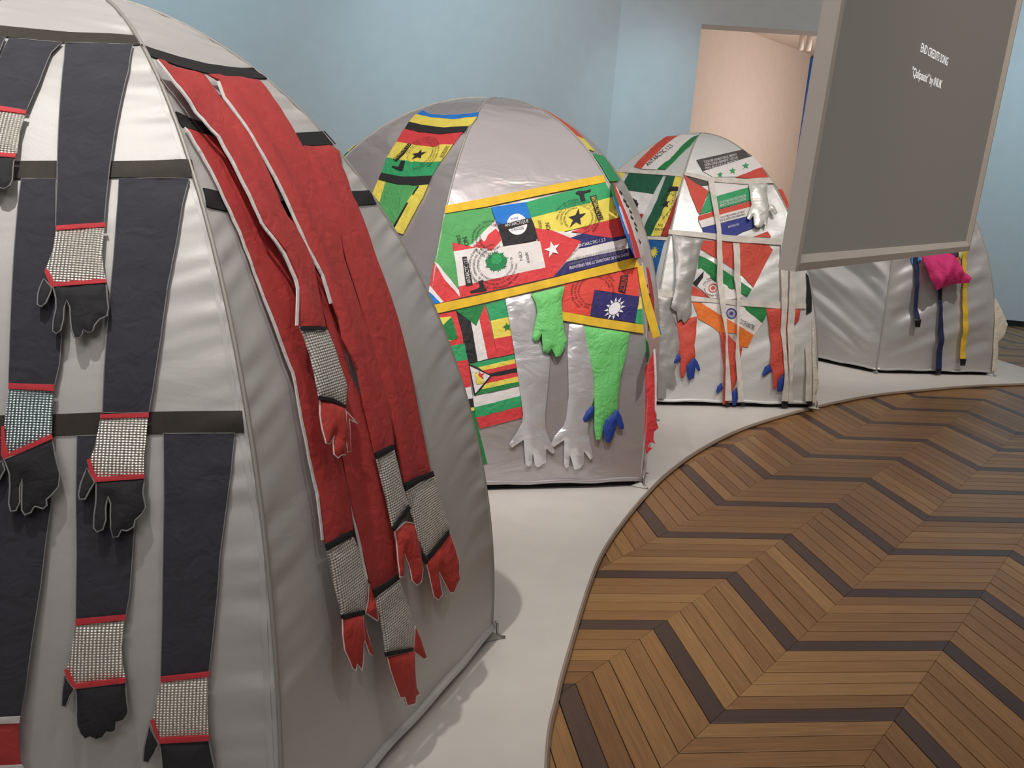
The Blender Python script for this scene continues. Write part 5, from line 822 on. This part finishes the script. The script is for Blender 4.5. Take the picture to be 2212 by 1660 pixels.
{'kind':'S','t':2,'k':-2,'n':'sun','m':'yellow_cloth','sh':'sun','fr':[0.88962,0.35882,0.04142,0.00324,-0.00923,0.0177],'par':'f47','d':0.007},
{'kind':'R','t':2,'k':-2,'n':'strap','m':'white_web','P':[-749,6175,3796,6209,9712,6188,9882,6086,4121,6079,-491,6062],'d':0.008,'pf':0.0,'wr':0.0},
{'kind':'R','t':2,'k':-2,'n':'strap','m':'white_web','P':[7240,3978,9897,4050,9813,3962,7423,3897],'d':0.008,'pf':0.0,'wr':0.0},
{'kind':'R','t':3,'k':-1,'n':'blue_patch','m':'skyblue_cloth','P':[1752,3695,2882,3755,2929,3369,2476,3313,2023,3290],'d':0.01,'pf':0.004,'wr':0.0},
{'kind':'R','t':3,'k':-1,'n':'hanging_strap','m':'navy_web','P':[2049,3696,2559,3706,2552,3519,2517,2768,2620,2094,2783,1524,2401,1519,2166,2421],'d':(0.015,0.05),'pf':0.001,'wr':0.0,'lab':'navy hanging strap,left one'},
{'kind':'R','t':3,'k':-1,'n':'hanging_strap','m':'navy_web','P':[4462,2598,4813,2570,4880,1963,5090,1307,5165,658,5237,-28,4776,-32,4648,815,4635,1629],'d':(0.02,0.05),'pf':0.001,'wr':0.0,'lab':'navy hanging strap,reaching the ground'},
{'kind':'R','t':3,'k':-1,'n':'hanging_strap','m':'yellow_web','P':[7159,3950,7708,3961,7373,3207,7193,2162,7137,1169,7183,403,6714,399,6679,1164,6783,2156,6926,3199],'d':(0.015,0.05),'pf':0.001,'wr':0.0,'lab':'yellow hanging strap'},
{'kind':'R','t':3,'k':-1,'n':'buckle','m':'black_plastic','P':[2281,1550,2835,1557,2813,1325,2406,1320],'d':0.052,'pf':0.006,'wr':0.0},
{'kind':'R','t':3,'k':-1,'n':'buckle','m':'black_plastic','P':[6662,422,7207,427,7198,217,6778,214],'d':0.052,'pf':0.006,'wr':0.0},
{'kind':'R','t':3,'k':-1,'n':'buckle','m':'black_plastic','P':[4701,89,5171,93,5226,-69,4756,-73],'d':0.052,'pf':0.006,'wr':0.0},
{'kind':'R','t':3,'k':-1,'n':'green_net','m':'lattice_green','P':[6568,3933,7196,3945,6901,3527,6555,3587],'d':0.02,'pf':0.004,'wr':0.0},
{'kind':'R','t':3,'k':-1,'n':'purple_patch','m':'purple_cloth','P':[5670,3915,6576,3895,6417,3510,5971,3546],'d':0.02,'pf':0.004,'wr':0.0},
{'kind':'R','t':3,'k':-1,'n':'orange_toggle','m':'orange_cloth','P':[6203,3542,6518,3566,6617,3404,6305,3416],'d':0.03,'pf':0.006,'wr':0.0},
{'kind':'A','key':'a48','n':'fabric_bag','lab':'crumpled magenta cloth bag hanging below the grey screen','cat':'bag','t':3,'k':-1},
{'kind':'R','t':3,'k':-1,'n':'cloth','m':'magenta_cloth','P':[2431,3542,3491,3719,5264,3717,5820,3383,6480,2997,6695,2826,6340,2676,5490,2652,4641,2615,3767,2501,3426,2413,2859,2753,2593,3096],'d':(0.06,0.16),'pf':0.1,'par':'a48','wr':0.03},
{'kind':'R','t':1,'k':0,'n':'side_flag','m':'green_cloth4','P':[976,5835,2528,5754,140,5189,-914,5190,-1487,5452],'d':0.006,'pf':0,'wr':0.002},
{'kind':'R','t':1,'k':0,'n':'side_flag','m':'blue_cloth','P':[-1607,5426,-913,5124,-1034,4870,-914,4499,-764,4259,-892,4102,-1622,4288,-2301,4621,-2048,4977,-2091,5271],'d':0.006,'pf':0,'wr':0.002},
{'kind':'R','t':1,'k':0,'n':'side_flag','m':'white_cloth','P':[-543,5181,-372,4853,-194,4586,-1157,4581,-1364,4860,-1117,5110],'d':0.008,'pf':0,'wr':0.002},
{'kind':'R','t':1,'k':0,'n':'side_flag','m':'red_cloth2','P':[2149,5759,1317,5137,1129,4689,1433,4302,2079,3984,-1042,4103,-663,4583,-477,5109,-99,5431],'d':0.01,'pf':0,'wr':0.002},
{'kind':'R','t':1,'k':0,'n':'side_flag','m':'white_cloth','P':[1590,5603,5001,4980,4421,4540,4701,4103,4256,3976,1676,3998,1185,4394,1026,4817,1234,5217],'d':0.012,'pf':0,'wr':0.002},
{'kind':'R','t':1,'k':0,'n':'side_print','m':'black_print','P':[2576,5518,3342,5423,2542,5392,1790,5457],'d':0.014,'pf':0.0,'wr':0.0},
{'kind':'R','t':1,'k':0,'n':'side_print','m':'black_print','P':[2709,5311,3551,5214,2798,5187,2002,5253],'d':0.014,'pf':0.0,'wr':0.0},
{'kind':'R','t':1,'k':0,'n':'side_print','m':'black_print','P':[3053,5191,3943,5093,3206,5068,2376,5136],'d':0.014,'pf':0.0,'wr':0.0},
{'kind':'R','t':1,'k':0,'n':'side_print','m':'black_print','P':[3379,5030,4333,4929,3617,4906,2748,4977],'d':0.014,'pf':0.0,'wr':0.0},
{'kind':'R','t':1,'k':0,'n':'side_print','m':'black_print','P':[2711,4902,3690,4801,3018,4780,2140,4851],'d':0.014,'pf':0.0,'wr':0.0},
{'kind':'R','t':1,'k':0,'n':'side_print','m':'black_print','P':[3410,4738,4465,4632,3799,4614,2864,4689],'d':0.014,'pf':0.0,'wr':0.0},
{'kind':'R','t':1,'k':0,'n':'side_print','m':'black_print','P':[3035,4625,4118,4518,3479,4501,2531,4578],'d':0.014,'pf':0.0,'wr':0.0},
{'kind':'R','t':1,'k':0,'n':'side_print','m':'black_print','P':[2969,4364,4141,4251,3536,4237,2530,4319],'d':0.014,'pf':0.0,'wr':0.0},
{'kind':'R','t':1,'k':0,'n':'side_flag','m':'red_cloth2','P':[5095,3622,5639,2903,4754,2427,3061,2498,3182,3049,3926,3728],'d':0.01,'pf':0,'wr':0.002},
{'kind':'R','t':1,'k':0,'n':'side_flag','m':'white_cloth','P':[2638,3879,4013,3726,3444,3034,3941,2486,1871,2536,1152,3293,1456,3654],'d':0.008,'pf':0,'wr':0.002},
{'kind':'R','t':1,'k':0,'n':'side_print','m':'black_print','P':[1434,3501,3011,3395,2808,3328,1374,3428],'d':0.011,'pf':0.0,'wr':0.0},
{'kind':'R','t':1,'k':0,'n':'side_print','m':'black_print','P':[1758,3307,3422,3190,3269,3121,1748,3233],'d':0.011,'pf':0.0,'wr':0.0},
{'kind':'R','t':1,'k':0,'n':'side_print','m':'black_print','P':[1383,3081,3108,2950,3024,2879,1439,3003],'d':0.011,'pf':0.0,'wr':0.0},
{'kind':'R','t':1,'k':0,'n':'side_print','m':'black_print','P':[1356,2911,3153,2769,3118,2695,1459,2831],'d':0.011,'pf':0.0,'wr':0.0},
{'kind':'R','t':1,'k':0,'n':'side_flag','m':'green_cloth4','P':[-1718,2688,-16,2444,139,2224,-1235,2230,-1951,2466],'d':0.008,'pf':0,'wr':0.002},
{'kind':'R','t':1,'k':-1,'n':'hanging_strap','m':'yellow_web','P':[9934,3909,10197,3914,10276,3330,10633,2613,10250,2555,9980,3025,9886,3529],'d':0.012,'pf':0.001,'wr':0.0,'lab':'yellow strap tail hanging past the right edge'},
{'kind':'R','t':1,'k':-1,'n':'side_flag','m':'blue_cloth','P':[10440,2913,10659,2775,10722,2635,10580,2618,10385,2744],'d':0.004,'pf':0.0,'wr':0.0},
{'kind':'R','t':1,'k':-1,'n':'fringed_cloth','m':'red_cloth2','P':[9862,2031,10102,2192,10311,2331,10383,1851,10431,1395,10449,1098,10596,960,10390,892,10396,754,10511,680,10248,709,10148,617,10407,604,10118,498,9970,756,9914,1395],'d':0.004,'pf':0.002,'wr':0.0,'lab':'red cloth with a ragged lower edge along the right side'},
{'kind':'R','t':1,'k':-1,'n':'cloth_edge','m':'white_cloth','P':[10259,2355,10349,2378,10402,1853,10425,1216,10354,1284,10298,1853],'d':0.008,'pf':0.0,'wr':0.0},
{'kind':'R','t':1,'k':0,'n':'side_flag','m':'red_cloth4','P':[0,8508,0,7135,5000,7135,5000,8508],'d':0.006,'pf':0,'wr':0.001},
{'kind':'R','t':1,'k':0,'n':'side_flag','m':'yellow_cloth','P':[0,7135,0,6677,4000,6677,4000,7135],'d':0.006,'pf':0,'wr':0.001},
{'kind':'R','t':1,'k':0,'n':'side_flag','m':'green_cloth3','P':[0,6530,0,5756,7000,5756,7000,6530],'d':0.012,'pf':0,'wr':0.001},
{'kind':'R','t':2,'k':-1,'n':'side_flag','m':'red_cloth4','P':[10231,5899,10636,5910,10515,5539,10353,5291,10041,5148,10114,5672],'d':0.004,'pf':0.0,'wr':0.0},
{'kind':'A','key':'a49','n':'cloth_flap','lab':'cream cloth flap hanging at the lower right corner of the patchwork dome','cat':'cloth','grp':'cream cloth flaps','t':2,'k':-1},
{'kind':'R','t':2,'k':-1,'n':'cloth','m':'cream_cloth','P':[9748,2129,9831,1951,9813,1153,10064,583,10037,405,9889,315,10054,21,9803,64,9622,1150],'d':(0.004,0.02),'pf':0.006,'par':'a49','wr':0.006},
{'kind':'A','key':'a50','n':'cloth_flap','lab':'cream cloth flap hanging at the right edge of the plain silver dome','cat':'cloth','grp':'cream cloth flaps','t':3,'k':-1},
{'kind':'R','t':3,'k':-1,'n':'cloth','m':'cream_cloth','P':[9977,2312,10179,2281,10502,2045,11130,1511,10716,1103,10228,963,10354,261,10346,42,9925,39,9847,525,9839,1193],'d':(0.004,0.02),'pf':0.006,'par':'a50','wr':0.008},
{'kind':'R','t':0,'k':-2,'n':'seam_tape','m':'tent0','P':[9880,0,9880,2500,9870,5000,9850,7000,9960,7000,9970,5000,9980,2500,9980,0],'d':0.0015,'pf':0,'wr':0},
{'kind':'R','t':0,'k':-2,'n':'seam_tape','m':'tent0','P':[60,0,60,2500,60,7000,300,7000,280,2500,270,0],'d':0.0015,'pf':0,'wr':0},
{'kind':'R','t':1,'k':-3,'n':'side_flag','m':'green_cloth3','P':[7000,5751,10000,5751,10000,6008,7000,6008],'d':0.012,'pf':0,'wr':0.001},
{'kind':'R','t':1,'k':-3,'n':'side_flag','m':'yellow_cloth','P':[7000,6008,10000,6008,10000,6239,7000,6239],'d':0.012,'pf':0,'wr':0.001},
]

KEY = {}
for r in DATA:
    kd = r['kind']
    if kd == 'A':
        root = empty(r['n'], (0, 0, 0)); tag(root, r['lab'], r['cat'], r.get('grp')); KEY[r['key']] = root
        continue
    t, k = r['t'], r['k']
    par = KEY[r['par']] if r.get('par') else tents[t]
    if kd == 'R':
        sv = np.array(r['P'], float).reshape(-1, 2) / 1e4
        V, Fc, U = region(t, k, sv, r['d'], r['pf'], r['wr'], along=(r['n'] == 'sleeve'))
        if par.type == 'EMPTY' and par not in tents and par.name not in [x.name for x in tents] and tuple(par.location) == (0, 0, 0):
            lo = V.mean(0); par.location = lo; ORG[par.name] = tuple(lo)
        o = obj(r['n'], V, Fc, M[r['m']], par, U, region.tops)
        if r.get('lab'): o['label'] = r['lab']
        if r.get('key'): KEY[r['key']] = o
        if r.get('ol'):
            V, Fc = outline_tube(t, k, sv, r['d'], .0012 if r['n'] == 'sleeve' else .0017); obj('edge_stitching', V, Fc, M[r['ol']], o)
    elif kd == 'S':
        fr = r['fr']; C, E1, E2 = np.array(fr[:2]), np.array(fr[2:4]), np.array(fr[4:6]); V = []; Fc = []
        for pl in shape(r['sh']):
            tr = tessellate_polygon([[Vector((x, y, 0)) for x, y in pl]]); b0 = len(V); V += [C + E1 * x + E2 * y for x, y in pl]; Fc += [tuple(b0 + i for i in f) for f in tr]
        P, Fc, U = lay(t, k, V, Fc, r['d']); obj(r['n'], P, Fc, M[r['m']], par, U)
    elif kd == 'T':
        q = np.array(r['q'], float).reshape(4, 2) / 1e4; V, Fc = glyphs(r['s'])[:2]; x, y = V[:, :1], V[:, 1:]
        sv = q[0] * (1 - x) * (1 - y) + q[1] * x * (1 - y) + q[2] * x * y + q[3] * (1 - x) * y
        P, Fc, U = lay(t, k, sv, Fc, r['d']); obj(r['n'], P, Fc, M[r['m']], par, U)
    elif kd == 'G':
        fr = r['fr']; C, E1, E2 = np.array(fr[:2]), np.array(fr[2:4]), np.array(fr[4:6]); V = []; Fc = []
        for i, line in enumerate(r['L']):
            rad = r['r0'] + r['dr'] * i; an = r['a0'] + PI * .75 + i * .4; sz = r['sz']
            for ch in line:
                g, gf, gw, glo, gh = glyphs(ch) if ch != ' ' else (np.zeros((0, 2)), [], .3, 0, 1)
                w = gw * sz / .7; da = (w + sz * .16) / rad
                for f in gf: Fc.append(tuple(len(V) + j for j in f))
                for x, y in g:
                    rr = rad - sz * .5 + (glo + y * gh) / .7 * sz; a = an - x * w / rad; V.append(C + E1 * (rr * math.cos(a)) + E2 * (rr * math.sin(a)))
                an -= da
        P, Fc, U = lay(t, k, V, Fc, r['d']); obj(r['n'], P, Fc, M[r['m']], par, U)

# ------------------------------------------------------------------ hanging screen
a = math.radians(35.3); SU = np.array([math.sin(a), math.cos(a)]); SN = np.array([SU[1], -SU[0]])
so = np.array([.725, 2.60, 1.275]); SWD, SHT, FRM, DEP = 2.13, 1.29, .042, .045
scr = empty('hanging_screen', (so[0], so[1], so[2])); tag(scr, 'grey framed screen hanging in front of the domes, showing two lines of white credits', 'screen')
LEAN = .03
def sp(u, n, z): n = n + LEAN * max(z, 0); p = np.array([so[0], so[1], so[2] + z]); p[:2] += SU * u + SN * n; return p
def sbox(name, u0, u1, n0, n1, z0, z1, mat, bev=0.):
    V = [sp(u, n, z) for u in (u0, u1) for n in (n0, n1) for z in (z0, z1)]
    return obj(name, V, [(0, 1, 3, 2), (4, 6, 7, 5), (0, 4, 5, 1), (2, 3, 7, 6), (0, 2, 6, 4), (1, 5, 7, 3)], mat, scr)
def rail(name, p0, p1, inward):
    """mitred frame rail with a flat outer face and a bevel falling to the picture"""
    (ua, za), (ub, zb) = p0, p1; iu, iz = inward; du, dz = np.sign(ub - ua), np.sign(zb - za); V = []
    prof = [(0, -DEP), (0, 0), (.022, .002), (FRM, -.010), (FRM, -DEP)]
    for (u, z), sg in ((p0, 1), (p1, -1)):
        for w, n in prof: V.append(sp(u + iu * w + sg * du * w, n, z + iz * w + sg * dz * w))
    m = len(prof); Fc = [(i, (i + 1) % m, m + (i + 1) % m, m + i) for i in range(m)] + [tuple(range(m)), tuple(range(2 * m - 1, m - 1, -1))]
    return obj(name, V, Fc, M['frame'], scr)
rail('frame_rail', (0, 0), (SWD, 0), (0, 1)); rail('frame_rail', (SWD, SHT), (0, SHT), (0, -1)); rail('frame_rail', (0, SHT), (0, 0), (1, 0)); rail('frame_rail', (SWD, 0), (SWD, SHT), (-1, 0))
m_, nt_, b_ = newmat('lit_screen'); b_.inputs['Base Color'].default_value = lin('6a6661'); b_.inputs['Roughness'].default_value = .6
b_.inputs['Emission Color'].default_value = lin('6f6a65'); b_.inputs['Emission Strength'].default_value = .55
M['lit_screen'] = m_
m2_, nt2_, b2_ = newmat('lit_letters'); b2_.inputs['Base Color'].default_value = (.8, .8, .8, 1); b2_.inputs['Emission Color'].default_value = (1, 1, 1, 1); b2_.inputs['Emission Strength'].default_value = .75
panel = sbox('screen_panel', FRM - .004, SWD - FRM + .004, -.030, -.014, FRM - .004, SHT - FRM + .004, M['lit_screen'])
sbox('back_board', .004, SWD - .004, -DEP - .004, -.032, .004, SHT - .004, M['frame'])
def credit(txt, u0, u1, z0, z1):
    V, Fc = glyphs(txt)[:2]; P = [sp(u0 + (u1 - u0) * x, -.0125, z0 + (z1 - z0) * y) for x, y in V]; obj('credit_line', P, Fc, m2_, panel)
credit('END CREDITS SONG', .825, 1.185, .665, .692)
credit('"Qalipaatit" by INUK', .775, 1.165, .578, .615)
for u in (.25, SWD - .25):
    V, Fc = tube([sp(u, -.03, SHT), sp(u, -.03, CEIL - so[2])], .003, 6); obj('hanging_cable', V, Fc, M['metal'], scr)

# ------------------------------------------------------------------ track lamps in the room beyond
for i, x in enumerate((4.19, 4.31)):
    ly = 16.5; rt_ = empty('track_lamp', (x, ly, 3.9)); tag(rt_, 'small ceiling track lamp beyond the opening, %s of two' % ('left' if i == 0 else 'right'), 'lamp', 'track lamps beyond the opening')
    V, Fc = tube([(x, ly, 3.90), (x, ly, 3.80)], .015, 8); obj('stem', V, Fc, M['frame'], rt_)
    V, Fc = tube([(x, ly, 3.83), (x - .03, ly - .1, 3.60)], .045, 12); obj('lamp_head', V, Fc, M['frame'], rt_, None, True)
